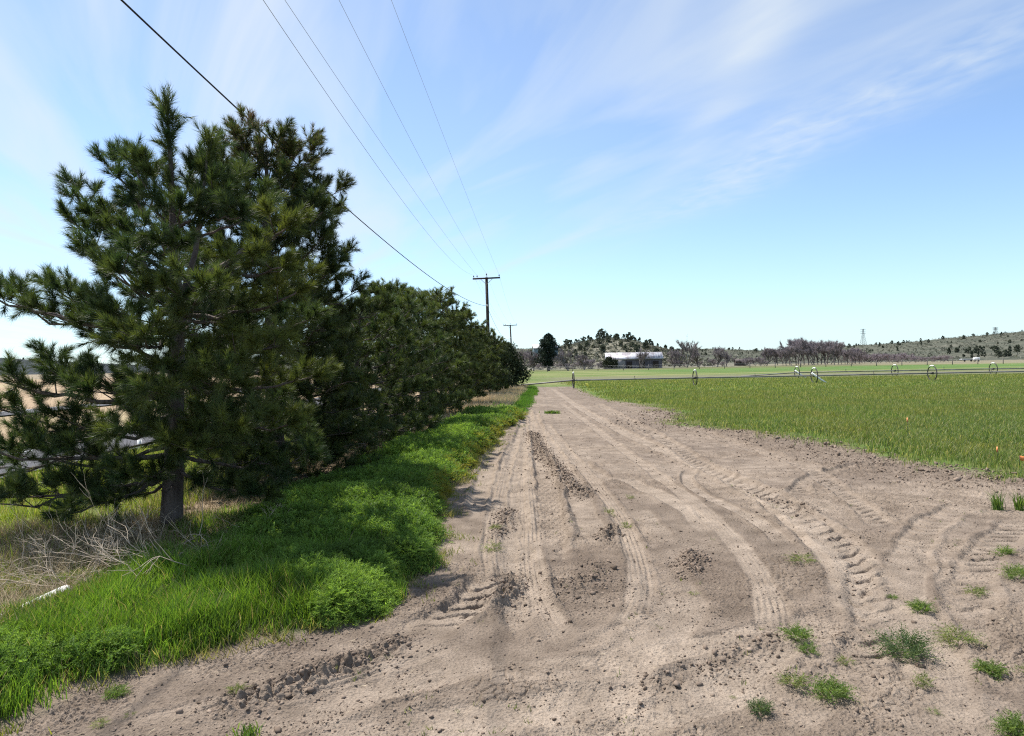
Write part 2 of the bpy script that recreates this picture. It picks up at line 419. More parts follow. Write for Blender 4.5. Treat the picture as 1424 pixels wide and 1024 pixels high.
# ------------------------------------------------------------------ ground sheet
def build_ground():
    a_in = np.linspace(-radians(43), radians(43), 1150)
    a_l = np.linspace(-pi, -radians(43), 70, endpoint=False); a_r = np.linspace(radians(43), pi, 70, endpoint=False)[1:]
    A = np.r_[a_l, a_in, a_r]
    R = np.r_[.05, .5, 1.2, 1.8, np.arange(2.3, 3.3, .03), np.arange(3.3, 6.5, .0068), np.arange(6.5, 12, .0145), np.arange(12, 22, .045), np.arange(22, 45, .16)]
    R = np.r_[R, np.geomspace(45.2, 6000, 150)]
    rr, aa = np.meshgrid(R, A, indexing='ij')
    x = rr * np.sin(aa); y = rr * np.cos(aa)
    z, pale, damp_shade, dirt = ground_h(x, y)
    n, m = x.shape
    V = np.stack([x, y, z], -1).reshape(-1, 3)
    i = np.arange(n - 1)[:, None] * m; k = np.arange(m)[None]; k2 = (k + 1) % m
    Q = np.stack([i + k, i + k2, i + m + k2, i + m + k], -1).reshape(-1, 4)[:, ::-1]
    # own colours of the soils
    x = x.ravel(); y = y.ravel(); pale = pale.ravel(); damp_shade = damp_shade.ravel(); dirt = dirt.ravel(); r = np.hypot(x, y)
    n1 = fbm(x * .4, y * .4, 101, 4); n2 = fbm(x * 2.2, y * 2.2, 111, 3)
    soil = np.array([.176, .139, .109]); palec = np.array([.298, .242, .190]); damp_shade_c = np.array([.108, .082, .062])
    def lerp(c, d, f): return c + (np.asarray(d) - c) * f[:, None]
    c = np.broadcast_to(soil, (len(x), 3)).copy()
    c = lerp(c, palec, np.clip(.38 + .9 * n1 + .7 * n2, 0, 1) * .8)
    c = lerp(c, palec, pale * .8)
    nfc = sstep(3.2, .2, field_x(y) - x) * sstep(5, 9, y) * sstep(-.25, .35, n2 + .5 * n1)
    c = lerp(c, damp_shade_c, np.maximum(damp_shade * .62 * (.75 + .5 * np.clip(n2, -.5, .5)), nfc * .6))
    # yellow moss patches by the verge
    litter = np.array([.27, .21, .14]); straw = np.array([.36, .27, .175]); gr = np.array([.07, .10, .03])
    d = verge_x(y) - x
    v = sstep(-.1, .25, d + .12 * n2)
    under = lerp(np.broadcast_to(gr, c.shape), np.array([.14, .11, .075]), sstep(-.1, .3, n2))
    under = lerp(under, litter, sstep(1.0, 0.0, np.abs(x - row_x(y)) - .9 + .8 * n1))
    under = lerp(under, np.array([.17, .20, .06]), sstep(.9, 1.8, row_x(y) - x + .5 * n1))
    under = lerp(under, straw * .95, sstep(24, 30, y) * sstep(.3, 1.2, d))
    c = lerp(c, under, v)
    tan = lerp(np.broadcast_to(straw, c.shape), np.array([.32, .23, .15]), sstep(-.3, .3, n1))
    tan = lerp(tan, np.array([.30, .27, .14]), sstep(.05, .5, fbm(x * .02, y * .02, 5, 3)) * .7)
    c = lerp(c, tan, sstep(-9.6, -10, x))
    # the sown field and the lands behind it
    f = sstep(-.2, .4, x - field_x(y) + .3 * n2) * sstep(4, 9, y)
    fc = lerp(np.broadcast_to(np.array([.13, .13, .055]), c.shape), np.array([.10, .15, .035]), sstep(-.2, .2, n1))
    fc = lerp(fc, np.array([.12, .20, .04]), sstep(25, 60, y) * .6)
    c = lerp(c, fc, f)
    far = sstep(64, 68, y + 0 * x) * sstep(-6, -3, x)
    fa = lerp(np.broadcast_to(np.array([.10, .145, .038]), c.shape), np.array([.20, .205, .085]), sstep(-.2, .3, fbm(x * .03, y * .11, 7, 3)))
    fa = lerp(fa, np.array([.155, .155, .085]), sstep(0, 6, y - 84) * (1 - sstep(0, 10, y - 108)) * sstep(2, 8, x))
    fa = lerp(fa, np.array([.075, .15, .035]), sstep(0, 30, y - 125) * sstep(10, 60, x) * (1 - sstep(190, 260, y)) * (.7 + .6 * np.clip(fbm(x * .05, y * .2, 12, 3), -.5, .5)))
    fa = lerp(fa, np.array([.11, .125, .05]), sstep(200, 230, y))
    fa = lerp(fa, np.array([.24, .215, .125]), sstep(190, 240, y) * (.15 + .85 * sstep(120, 150, x)) * (.6 + .8 * np.clip(fbm(x * .03, y * .05, 13, 3), -.4, .5)))
    c = lerp(c, fa, far)
    c = lerp(c, np.array([.20, .175, .125]), sstep(260, 330, r) * .7)
    m_, nt, b = new_mat('soil_and_fields')
    at_ = nt.nodes.new('ShaderNodeAttribute'); at_.attribute_name = 'Col'
    f1, r1 = noise_fac(nt, 3.5, 8, .32, .68); f2, r2 = noise_fac(nt, 55, 6, .3, .7); f3, r3 = noise_fac(nt, 260, 3, .25, .75)
    o = mixc(nt, at_.outputs['Color'], mixc(nt, (.78, .77, .76), (1.2, 1.2, 1.2), f1), 1.0, 'MULTIPLY')
    o = mixc(nt, o, mixc(nt, (.80, .79, .78), (1.18, 1.18, 1.18), f2), 1.0, 'MULTIPLY')
    o = mixc(nt, o, mixc(nt, (.86, .86, .86), (1.14, 1.14, 1.14), f3), 1.0, 'MULTIPLY')
    nt.links.new(o, b.inputs['Base Color']); b.inputs['Roughness'].default_value = .97; b.inputs['Specular IOR Level'].default_value = .1
    b1 = nt.nodes.new('ShaderNodeBump'); b1.inputs['Strength'].default_value = 1.0; b1.inputs['Distance'].default_value = .02
    nt.links.new(r2, b1.inputs['Height'])
    b2 = nt.nodes.new('ShaderNodeBump'); b2.inputs['Strength'].default_value = .5; b2.inputs['Distance'].default_value = .004
    nt.links.new(r3, b2.inputs['Height']); nt.links.new(b1.outputs[0], b2.inputs['Normal']); nt.links.new(b2.outputs[0], b.inputs['Normal'])
    g = mk('ground', V, [Q], m_, None, c, True)
    tag(g, kind='structure')
build_ground()

# ------------------------------------------------------------------ roads on the left
def strip(name, x0, x1, y0, y1, z, mat, n=60):
    ys = np.linspace(y0, y1, n)
    V = np.concatenate([np.stack([np.full(n, x0), ys, np.full(n, z)], 1), np.stack([np.full(n, x1), ys, np.full(n, z)], 1)])
    i = np.arange(n - 1); Q = np.stack([i, i + n, i + n + 1, i + 1], 1)
    return mk(name, V, [Q], mat)
asph = plain('worn_asphalt', (.075, .073, .08), .9, 0, .25, 4, .3)
o = strip('road', ROAD[0], ROAD[1], -60, 900, .02, asph); tag(o, kind='structure')
o = strip('road_edge_line', -12.75, -12.65, -60, 900, .026, M['galv']); tag(o, kind='structure')
o = strip('road', ROAD2[0], ROAD2[1], -60, 900, .05, asph); tag(o, kind='structure')
o = strip('road_edge_line', -27.0, -26.85, -60, 900, .056, M['galv']); tag(o, kind='structure')

# ------------------------------------------------------------------ hills
def px_of(x, y): return CX + F * x / np.maximum(y, 1)
def hill_fn(sky, foot, ridge, back=1.6, rough=1.0, seed=1):
    sx = np.array([p[0] for p in sky], float); sy = np.array([p[1] for p in sky], float)
    H = np.array([(hor(a) - b) * ridge / F + CAMH for a, b in sky])
    def fn(x, y):
        px = px_of(x, y); t = (y - foot) / (ridge - foot)
        prof = np.where(t < 1, np.sin(np.clip(t, 0, 1) * pi / 2) ** 1.15, 1 - sstep(1, 1 + back, t))
        h = np.interp(px, sx, H)
        n = fbm(x * .012, y * .012, seed, 4) * 2.2 * rough
        return h * prof + n * np.clip(t, 0, 1) * np.clip(t * (1.0 if True else 0), 0, 1) * (1 - sstep(.8, 1.1, t)) - .8 * (t <= 0.02)
    return fn
SKY_C = [(560, 515), (690, 500), (735, 489), (770, 486), (800, 480), (825, 475), (845, 473), (872, 475), (900, 480), (925, 487), (950, 494), (985, 503), (1050, 508)]
SKY_R = [(300, 505), (560, 497), (700, 488), (760, 486), (940, 488), (1000, 487), (1060, 489), (1110, 488), (1160, 485), (1200, 482), (1260, 478), (1320, 473), (1370, 469), (1424, 464), (1600, 450), (1900, 440)]
SKY_L = [(-900, 500), (-300, 497), (0, 499), (40, 501), (90, 504), (150, 507), (260, 510), (420, 513)]
hC = hill_fn(SKY_C, 285, 430, 1.2, 1, 3); hR = hill_fn(SKY_R, 430, 1000, .6, 2.0, 8); hL = hill_fn(SKY_L, 1300, 2000, .5, 3, 14)
def hill(fn, pxs, ys, mat):
    a = np.linspace(*pxs, 260); b = np.linspace(*ys, 110)
    pp, yy = np.meshgrid(a, b, indexing='xy'); xx = (pp - CX) / F * yy
    z = fn(xx, yy); n, m = xx.shape
    i = np.arange(n - 1)[:, None] * m; k = np.arange(m - 1)[None]
    Q = np.stack([i + k, i + k + 1, i + m + k + 1, i + m + k], -1).reshape(-1, 4)
    o = mk('hill', np.stack([xx, yy, z], -1).reshape(-1, 3), [Q], mat, None, None, True); tag(o, kind='structure')
def hill_mat(name, c0, c1, c2, s):
    m, nt, b = new_mat(name)
    f1, _ = noise_fac(nt, s, 6, .35, .65); f2, _ = noise_fac(nt, s * 9, 5, .45, .6)
    o = mixc(nt, mixc(nt, c0, c1, f1), c2, f2)
    nt.links.new(o, b.inputs['Base Color']); b.inputs['Roughness'].default_value = 1; b.inputs['Specular IOR Level'].default_value = 0
    return m
hill(hC, (520, 1060), (284, 600), hill_mat('rocky_slope', (.17, .16, .125), (.24, .22, .175), (.115, .115, .085), .05))
hill(hR, (250, 2000), (428, 1250), hill_mat('sagebrush_slope', (.088, .095, .075), (.135, .132, .105), (.058, .066, .052), .02))
hill(hL, (-900, 430), (1290, 2300), hill_mat('haze_tinted_slope', (.055, .064, .072), (.085, .09, .095), (.04, .047, .052), .012))  # bluish haze of distance painted into the slope colour

# ------------------------------------------------------------------ pines
def unit(v): return v / (np.linalg.norm(v) + 1e-9)
class Pine:
    def __init__(s, seed): s.r = np.random.default_rng(seed); s.w = MB(); s.sh = []; s.yel = 0.0
    def limb(s, P, r0, r1, n=6): s.w.tube(P, np.linspace(r0, r1, len(P)), n)
    def curve(s, a, b, lift, wig, n=9):
        t = np.linspace(0, 1, n)[:, None]; a = np.asarray(a, float); b = np.asarray(b, float)
        P = a + (b - a) * t; L = np.linalg.norm(b - a)
        P[:, 2] += (-lift * np.sin(t[:, 0] * pi) * L)
        w = s.r.normal(size=(n, 3)) * wig * L; w[0] = 0; w[-1] = 0
        return P + w
    def shoot(s, p, d, L, dead=0.0): s.sh.append((*p, *unit(d), L, dead, s.yel))
    def tuft(s, p, d, k, L, dead=0):
        for q in range(k):
            dd = unit(unit(d) * .8 + s.r.normal(size=3) * .55 + np.array([0, 0, .32])); s.shoot(p, dd, L * s.r.uniform(.7, 1.15), dead)
    def branch(s, a, b, r0, lift=.06, dens=1.0, sub=True, L=.185, dead=0.0, bare=.22):
        P = s.curve(a, b, lift, .018); s.limb(P, r0, max(.006, r0 * .22), 6)
        tot = np.linalg.norm(np.diff(P, axis=0), axis=1).sum()
        n = max(4, int(tot / .23 * dens)); side = s.r.choice([-1, 1])
        for i in range(n):
            t = bare + (1 - bare) * (i + s.r.uniform(.1, .9)) / n
            f = t * (len(P) - 1); k = min(int(f), len(P) - 2); q = P[k] + (P[k + 1] - P[k]) * (f - k); T = unit(P[k + 1] - P[k])
            S = unit(np.cross(T, [0, 0, 1])) * side; side = -side
            d = unit(T * s.r.uniform(.5, 1.0) + S * s.r.uniform(.5, 1.0) + np.array([0, 0, s.r.uniform(-.2, .55)]))
            l = (.22 + .42 * (1 - t) * min(1, tot / 1.6)) * s.r.uniform(.7, 1.25)
            e = q + d * l + np.array([0, 0, .22 * l])
            s.limb(np.array([q, (q + e) / 2 - [0, 0, .02], e]), max(.004, r0 * .22), .004, 4)
            s.tuft(e, d + [0, 0, .3], s.r.integers(4, 7), L, dead); s.tuft(e - d * .13 - [0, 0, .03], d + [0, 0, .3], 2, L * .9, dead)
            if l > .34: s.tuft((q + e) / 2, d + s.r.normal(size=3) * .8 + [0, 0, .3], s.r.integers(2, 5), L, dead)
            if s.r.random() < .4: s.tuft(q, unit(s.r.normal(size=3) + [0, 0, .4]), 1, L * .8, dead)
        s.tuft(P[-1], P[-1] - P[-2], 7, L * 1.1, dead); s.shoot(P[-1], P[-1] - P[-2], L * 1.3, dead)
        return P
    def needles(s, per, nl, wid, hue=(.040, .066, .024)):
        A = np.array(s.sh); m = len(A); r = s.r
        p = np.repeat(A[:, :3], per, 0); d = np.repeat(A[:, 3:6], per, 0); L = np.repeat(A[:, 6], per); dead = np.repeat(A[:, 7], per)
        n = len(p); t = r.random(n) ** .8
        ref = r.normal(size=(n, 3)); u = np.cross(d, ref); u /= np.linalg.norm(u, axis=1, keepdims=True) + 1e-9
        ang = np.radians(r.uniform(30, 72, n) * (1.08 - .60 * t))
        nd = d * np.cos(ang)[:, None] + u * np.sin(ang)[:, None]
        ln = nl * r.uniform(.75, 1.1, n)
        b = p + d * (L * t)[:, None]; e = b + nd * ln[:, None]; e[:, 2] -= ln * .06
        sd = np.cross(nd, r.normal(size=(n, 3))); sd /= np.linalg.norm(sd, axis=1, keepdims=True) + 1e-9
        w = wid * r.uniform(.8, 1.2, n)[:, None]
        V = np.stack([b - sd * w * .5, b + sd * w * .5, e], 1).reshape(-1, 3)
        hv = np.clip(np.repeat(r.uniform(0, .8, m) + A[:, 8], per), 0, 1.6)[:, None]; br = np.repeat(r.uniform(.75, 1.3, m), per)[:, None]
        c = (np.array(hue) * (1 - hv * .5) + np.array([.165, .18, .036]) * hv * .5) * br  # yellow mix: random per shoot, plus sunlight painted on chosen branches
        dc = np.array([.115, .075, .055])
        c = np.where(r.random((n, 1)) < dead[:, None], dc * br, c)
        c = np.repeat(c, 3, 0)
        return V, np.arange(n * 3).reshape(-1, 3), c
def finish_pine(p, loc, trunk_mb, label, per, nl, wid, hue=(.040, .066, .024), name='pine_tree', group='pines in the roadside row'):
    t = empty(name, loc); tag(t, label, 'tree', group)
    tr = trunk_mb.build('trunk', M['bark'], t, True, loc)
    tr.location = (0, 0, 0)
    b = p.w.build('branches', M['bark'], t, True, loc); b.location = (0, 0, 0)
    V, T, c = p.needles(per, nl, wid, hue)
    cr = mk('crown', V, [T], M['needle'], t, c, False, loc); cr.location = (0, 0, 0)
    return t

def first_pine():
    p = Pine(5); Y0 = 8.8
    base = gnd(238, 742); Y0 = base[1]
    A = lambda px, py, dy=0: at(px, py, Y0 + dy)
    trunk = np.array([base - [0, 0, .15], A(238, 735), A(240, 690), A(242, 640), A(244, 560), A(246, 480), A(247, 425), A(243, 360), A(240, 300), A(238, 240), A(235, 190), A(233, 160)])
    tm = MB(); tm.tube(trunk, [.19, .140, .125, .115, .10, .09, .075, .055, .04, .03, .02, .012], 12)
    fork = np.array([A(247, 428), A(258, 400, -.1), A(272, 350, -.15), A(282, 270, -.2), A(290, 205, -.2)]); p.limb(fork, .05, .014, 7)
    p.tuft(fork[-1], fork[-1] - fork[-2], 7, .34)
    p.shoot(trunk[-1] - [0, 0, .1], [0, 0, 1], .42); p.tuft(trunk[-1], [0, 0, 1], 7, .30); p.tuft(trunk[-2], [0, 0, 1], 6, .30); p.tuft(trunk[-2] - [0, 0, .15], [0, 0, 1], 5, .28)
    for q in np.linspace(0, 1, 9): p.tuft(trunk[8] + (trunk[11] - trunk[8]) * q, [0, 0, 1], 5, .24)
    for q in np.linspace(.45, 1, 7): p.tuft(fork[2] + (fork[4] - fork[2]) * q, fork[4] - fork[2], 5, .22)
    B = [  # start px on trunk, tip px, tip depth offset, radius
        ((246, 462), (128, 452), (-25, 405), -.5, .05), ((245, 500), None, (15, 402), .5, .035), ((245, 470), None, (70, 398), .2, .03),
        ((243, 548), None, (-45, 528), -.7, .045), ((243, 560), None, (68, 500), .8, .03), ((243, 590), None, (40, 605), .4, .03),
        ((242, 632), None, (-40, 615), -.9, .04), ((241, 655), None, (10, 690), -.4, .035), ((241, 650), None, (95, 715), -1.1, .03),
        ((240, 668), None, (140, 690), .8, .025), ((245, 520), None, (150, 440), -1.0, .03),
        ((247, 425), None, (106, 312), -.2, .04), ((245, 400), None, (108, 264), .3, .035), ((246, 430), None, (118, 350), -.7, .03),
        ((243, 355), None, (160, 225), .0, .03), ((242, 335), None, (190, 232), -.5, .024), ((244, 385), None, (150, 300), .6, .03),
        ((245, 440), None, (165, 380), -1.2, .03), ((244, 480), None, (120, 415), .9, .03),
        ((257, 410), (340, 347), (398, 318), -.6, .05), ((300, 378), None, (392, 372), -.9, .03), ((247, 440), None, (412, 408), -.5, .04), ((245, 470), None, (430, 445), .2, .035),
        ((244, 505), None, (392, 480), -1.0, .035), ((244, 540), None, (435, 525), .1, .035), ((243, 580), None, (400, 590), -.7, .035),
        ((242, 630), None, (430, 640), -.1, .03), ((243, 600), None, (380, 560), .9, .03),
        ((243, 350), None, (330, 245), .2, .028), ((242, 320), None, (312, 262), -.4, .024), ((241, 300), None, (275, 232), .1, .02), ((240, 280), None, (205, 235), .2, .018),
        ((278, 300), None, (335, 300), -.5, .02), ((275, 330), None, (365, 290), .2, .02),
        ((246, 430), None, (285, 400), -1.6, .03), ((244, 520), None, (235, 545), -1.7, .03), ((243, 600), None, (275, 625), -1.6, .03), ((245, 470), None, (195, 470), -1.6, .03),
        ((243, 570), None, (165, 600), -1.5, .03), ((244, 500), None, (310, 520), -1.5, .03), ((242, 640), None, (180, 665), -1.2, .025), ((242, 620), None, (-20, 650), .3, .03), ((243, 600), None, (0, 570), -.2, .035), ((242, 660), None, (-20, 700), -1.0, .03), ((242, 650), None, (370, 690), -.4, .025), ((244, 540), None, (130, 545), -.9, .03), ((243, 580), None, (330, 600), -1.4, .03), ((243, 610), None, (420, 610), .7, .03),
        ((246, 430), None, (220, 400), 1.5, .03), ((244, 520), None, (300, 500), 1.6, .03), ((243, 600), None, (190, 560), 1.6, .03), ((245, 470), None, (270, 420), 1.6, .03),
        ((243, 370), None, (225, 340), -1.1, .025), ((241, 320), None, (250, 290), -.7, .02), ((243, 350), None, (200, 300), .9, .022),
        ((243, 400), None, (300, 380), 1.2, .025), ((246, 445), None, (330, 440), 1.3, .03),
    ]
    for a, mid, b, dy, r in B:
        d0 = -.15 if a[0] > 255 else 0; p.yel = .55 if b[0] > 360 and dy < .15 and b[1] < 600 else .2 if dy < -1.2 else -.15  # sunlit yellow painted into the needles of right and front branches
        a3 = A(a[0], a[1], d0); b3 = A(b[0], b[1], dy)
        if mid is not None:
            m3 = A(mid[0], mid[1], dy * .55); p.limb(p.curve(a3, m3, .02, .01, 5), r, r * .7, 7); p.branch(m3, b3, r * .7, .05, 1.25, bare=.05)
        else: p.branch(a3, b3, r, .06, 1.0)
    for k in range(26):                                       # dead inner twigs
        q = trunk[2] + (trunk[7] - trunk[2]) * p.r.random(); an = p.r.uniform(0, 2 * pi); l = p.r.uniform(.4, 1.1)
        p.limb(p.curve(q, q + [cos(an) * l, sin(an) * l, p.r.uniform(-.15, .3) * l], .08, .03, 5), .011, .003, 4)
    return finish_pine(p, tuple(base), tm, 'loose open pine in front of the row, with a bare lower trunk in the grass', 115, .128, .0050, (.039, .070, .029))
first_pine()

def row_pine(seed, px_top, py_top, Y, rad, label, per, nl, wid, low=.35, dead_top=0.0, hue=(.036, .060, .022), lean=0, shape=.9, nb=1.0, x=None, spires=0):
    p = Pine(seed); bx = row_x(Y) if x is None else x
    top = at(px_top, py_top, Y); H = top[2]
    base = np.array([bx, Y, gz(bx, Y)])
    n = 10; t = np.linspace(0, 1, n)[:, None]; axis = base + (np.array([top[0], Y, H]) - base) * t
    axis[:, :2] += p.r.normal(size=(n, 2)) * .03; axis[0] -= [0, 0, .15]
    tm = MB(); tm.tube(axis, np.linspace(.17, .015, n) * (H / 6.0), 10)
    def ax(f): k = min(int(f * (n - 1)), n - 2); return axis[k] + (axis[k + 1] - axis[k]) * (f * (n - 1) - k)
    lev = np.arange(low / H, .95, .34 / H * (1 / nb)); ph = p.r.uniform(0, 6)
    for i, f in enumerate(lev):
        k = 6 if f < .75 else 5
        g = (f - low / H) / (1 - low / H); rr = rad * (.80 + .2 * min(1, g * 3.2)) * (1 - max(0, g - .25) / .75) ** shape
        rr = max(rr, .35)
        for q in range(k):
            an = ph + q * 2 * pi / k + p.r.uniform(-.35, .35); l = rr * p.r.uniform(.72, 1.15)
            a = ax(f); up = (-.10 + .85 * g ** 1.1) * l
            dd = dead_top * sstep(.62, .92, g) * p.r.uniform(.3, 1.3)
            p.branch(a, a + np.array([cos(an) * l, sin(an) * l, up]), .014 + .016 * (1 - g), .07, .85 + .25 * (Y < 15), L=.19, dead=min(1, dd), bare=.3 if rr > 1 else .1)
        ph += 1.9
    p.tuft(axis[-1], [0, 0, 1], 6, .28, dead_top); p.tuft(axis[-1] - [0, 0, .3], [0, 0, 1], 5, .26, dead_top * .8)
    for q in range(spires):
        an = p.r.uniform(0, 6.28); a = ax(p.r.uniform(.78, .93)); e = a + np.array([cos(an) * .35, sin(an) * .35, 0]) * p.r.uniform(.5, 1.5); e[2] = H * p.r.uniform(.94, 1.03)
        p.limb(p.curve(a, e, .1, .02, 5), .016, .006, 5)
        if dead_top: (p.tuft(e, [0, 0, 1], 5, .25, .85) if q % 2 else None)
        else: p.tuft(e, [0, 0, 1], 3, .34); p.tuft(e - [0, 0, .3], [0, 0, 1], 3, .3)
    for k in range(30):
        q = ax(p.r.uniform(.1, .6)); an = p.r.uniform(0, 6.28); l = rad * p.r.uniform(.3, .8)
        p.limb(p.curve(q, q + [cos(an) * l, sin(an) * l, p.r.uniform(-.2, .2) * l], .08, .03, 5), .012, .003, 4)
    return finish_pine(p, tuple(base), tm, label, per, nl, wid, hue)
row_pine(21, 362, 185, 12.4, 2.0, 'tallest pine of the row, its thin top turning reddish brown and dead', 88, .13, .0064, .3, .22, (.028, .052, .023), shape=.5, spires=9)
row_pine(22, 505, 428, 16.2, 2.5, 'dark full pine just right of the pine with the dead brown top', 66, .13, .0080, .25, 0, (.032, .060, .026), shape=.6)
row_pine(23, 542, 408, 20.5, 2.4, 'pine with slim raised shoots at its tip, third along the row from the open one', 50, .13, .0105, .25, 0, (.050, .078, .032), shape=.7, spires=5)
row_pine(24, 602, 412, 26.5, 2.2, 'light green bushy pine with tangled branches low over the straw', 34, .15, .014, .22, 0, (.070, .096, .038), shape=.55, spires=6)
row_pine(25, 638, 440, 34, 2.2, 'rounded pine with its top beside the foot of the near power pole', 26, .15, .019, .22, 0, (.058, .082, .034), shape=.6)
row_pine(26, 664, 464, 45, 2.4, 'small pine right against the near power pole, before the dark end shrub', 20, .16, .026, .22, 0, (.052, .074, .032), shape=.6)

# leaf clump trees for the distance -------------------------------------------------
def clumps(r, centers, radii, per, size, hue, hv=.35):
    """many small leaf faces spread through balls; returns V,T,col"""
    n = len(centers) * per
    c = np.repeat(centers, per, 0); R = np.repeat(radii, per)
    d = r.normal(size=(n, 3)); d /= np.linalg.norm(d, axis=1, keepdims=True)
    p = c + d * (R * r.random(n) ** .45)[:, None]
    a = r.normal(size=(n, 3)); a /= np.linalg.norm(a, axis=1, keepdims=True); b = np.cross(a, r.normal(size=(n, 3))); b /= np.linalg.norm(b, axis=1, keepdims=True)
    s = size * r.uniform(.6, 1.4, n)[:, None]
    V = np.stack([p - a * s, p + a * s + b * s * .3, p + b * s * 1.2], 1).reshape(-1, 3)
    col = np.array(hue) * np.repeat(r.uniform(1 - hv, 1 + hv, len(centers)), per)[:, None] * r.uniform(.8, 1.2, n)[:, None]
    return V, np.arange(n * 3).reshape(-1, 3), np.repeat(col, 3, 0)
def leaf_tree(name, seed, H, rad, trunk_r, hue, ncl, per, size, label, cat, loc, group=None, bare=.12, conic=.6, tier=0):
    r = np.random.default_rng(seed)
    f = r.random(ncl) ** .9; prof = np.where(f < .3, .55 + 1.5 * f, 1) * (1 - np.maximum(0, f - .3) / .7 * conic) ** 1.0
    prof *= (1 - sstep(.88, 1.0, f) * .6)
    an = r.uniform(0, 2 * pi, ncl); rr = rad * prof * np.sqrt(r.random(ncl)) * .85
    if tier: k_ = (f * tier).astype(int); rr *= r.uniform(.45, 1.25, tier + 1)[k_] * (1 + .35 * np.sin(an * 2 + r.uniform(0, 6, tier + 1)[k_]))
    C = np.stack([rr * np.cos(an), rr * np.sin(an), H * (bare + (1 - bare) * f * .93)], 1)
    R = rad * r.uniform(.18, .36, ncl) * np.clip(prof + .25, .3, 1)
    t = empty(name, loc); tag(t, label, cat, group)
    V, T, c = clumps(r, C, R, per, size, hue); cr = mk('crown', V, [T], M['scrub'], t, c)
    mb = MB(); mb.tube(np.array([[0, 0, -.3], [.05, 0, H * .3], [0, .05, H * .6], [0, 0, H * .93]]), [trunk_r, trunk_r * .8, trunk_r * .5, trunk_r * .15], 7)
    for k in range(9):
        q = C[k]; z = max(.1 * H, q[2] - .12 * H); mb.tube(np.array([[0, 0, z], q * [.5, .5, 0] + [0, 0, (z + q[2]) / 2], q]), [trunk_r * .35, trunk_r * .25, trunk_r * .1], 4)
    mb.build('trunk', M['greybark'], t, True)
    return t
# dark shrub closing the row
end = gnd(712, 536); E0 = (-.55, 58.0, gz(-.55, 58.0))
leaf_tree('juniper_shrub', 40, 4.1, 2.3, .16, (.030, .042, .020), 150, 60, .10, 'dark rounded evergreen shrub at the far end of the pine row', 'shrub', E0, None, .03, .55)
E1 = (-1.7, 50.5, gz(-1.7, 50.5))
leaf_tree('juniper_shrub', 41, 4.3, 2.1, .16, (.040, .054, .024), 140, 60, .10, 'olive green evergreen shrub between the end shrub and the small pine', 'shrub', E1, None, .05, .55)

# ------------------------------------------------------------------ power poles and wires
def power_pole(top_px, base_px, Y, armhalf_px, label):
    T = at(*top_px, Y); B = at(*base_px, Y); B = np.array([B[0], Y, gz(B[0], Y)])
    t = empty('power_pole', tuple(B)); tag(t, label, 'power pole', 'wooden power poles of one line')
    ax = T - B
    pm = MB(); pm.tube(np.array([[0, 0, -.3], ax * .5, ax]), [.20, .175, .15], 10); pm.build('pole', M['pole'], t)
    hw = armhalf_px * Y / F; u = np.array([cos(.02), 0, .02]); c = ax * 1 - np.array([0, .24, .12])
    am = MB(); am.box(c, (hw * 2, .14, .15), ry=-.03); am.build('crossarm', M['pole'], t)
    for sgn in (-1, 1):
        bm = MB(); bm.tube(np.array([c + [sgn * .6, -.02, -.08], ax * 1 + [0, -.17, -.75]]), .025, 4); bm.build('brace', M['galv'], t)
    for dx, dz in ((-hw + .1, .28), (hw - .1, .28), (-hw + .45, .28)):
        im = MB(); q = c + [dx, 0, .075 + dx * .03]
        im.tube(np.array([q, q + [0, 0, .10]]), .018, 6); im.tube(np.array([q + [0, 0, .10], q + [0, 0, .14], q + [0, 0, .18], q + [0, 0, .26]]), [.03, .075, .05, .045], 8); im.build('insulator', M['porcelain'], t)
    im = MB(); im.tube(np.array([ax, ax + [0, 0, .22]]), .02, 6); im.tube(np.array([ax + [0, 0, .22], ax + [0, 0, .27], ax + [0, 0, .31], ax + [0, 0, .40]]), [.03, .08, .05, .045], 8); im.build('insulator', M['porcelain'], t)
    hb = MB(); hb.box(ax * (1 - 2.9 / np.linalg.norm(ax)) + [0, -.2, 0], (.2, .12, .18)); hb.build('cable_bracket', M['galv'], t)
    return B + ax, B + c, hw
p1, c1, hw1 = power_pole((676.5, 386), (681.0, 531), 70, 19, 'nearer wooden power pole rising behind the pines, with one crossarm')
p2, c2, hw2 = power_pole((709.5, 452), (713, 522), 152, 9.5, 'farther wooden power pole, small above the end of the trees')
def catenary(a, b, sag, n=60):
    t = np.linspace(0, 1, n)[:, None]; P = np.asarray(a) + (np.asarray(b) - np.asarray(a)) * t; P[:, 2] -= (4 * sag * t * (1 - t))[:, 0]; return P
WIRES = [('leftmost thin overhead wire, tied to the left tip of the crossarms', (-hw1 + .1, .33), (-hw2 + .1, .33), (-4.41, -12, 9.61), 1.96),
         ('second thin overhead wire from the left, close to the leftmost one', (-hw1 + .45, .33), (-hw2 + .45, .33), (-5.57, -12, 10.59), .74),
         ('thin overhead wire carried on the tops of the poles', None, None, (-5.49, -12, 13.6), 1.19),
         ('rightmost thin overhead wire, tied to the right tip of the crossarms', (hw1 - .1, .33), (hw2 - .1, .33), (-5.61, -12, 17.0), .56)]
for lab, a1, a2, e, sag in WIRES:
    A1 = p1 + [0, 0, .42] if a1 is None else c1 + [a1[0], 0, a1[1]]; A2 = p2 + [0, 0, .42] if a2 is None else c2 + [a2[0], 0, a2[1]]
    mb = MB(); P = np.vstack([catenary(np.array(e), A1, sag), catenary(A1, A2, 1.0)[1:]])
    mb.tube(P, .0055, 5); o = mb.build('power_line_wire', M['wire'], None, True); tag(o, lab, 'wire', 'overhead power wires')
cb1 = p1 + (-np.array([0, .24, 0])) + [0, 0, -2.95]; cb2 = p2 + [0, -.24, -2.95]
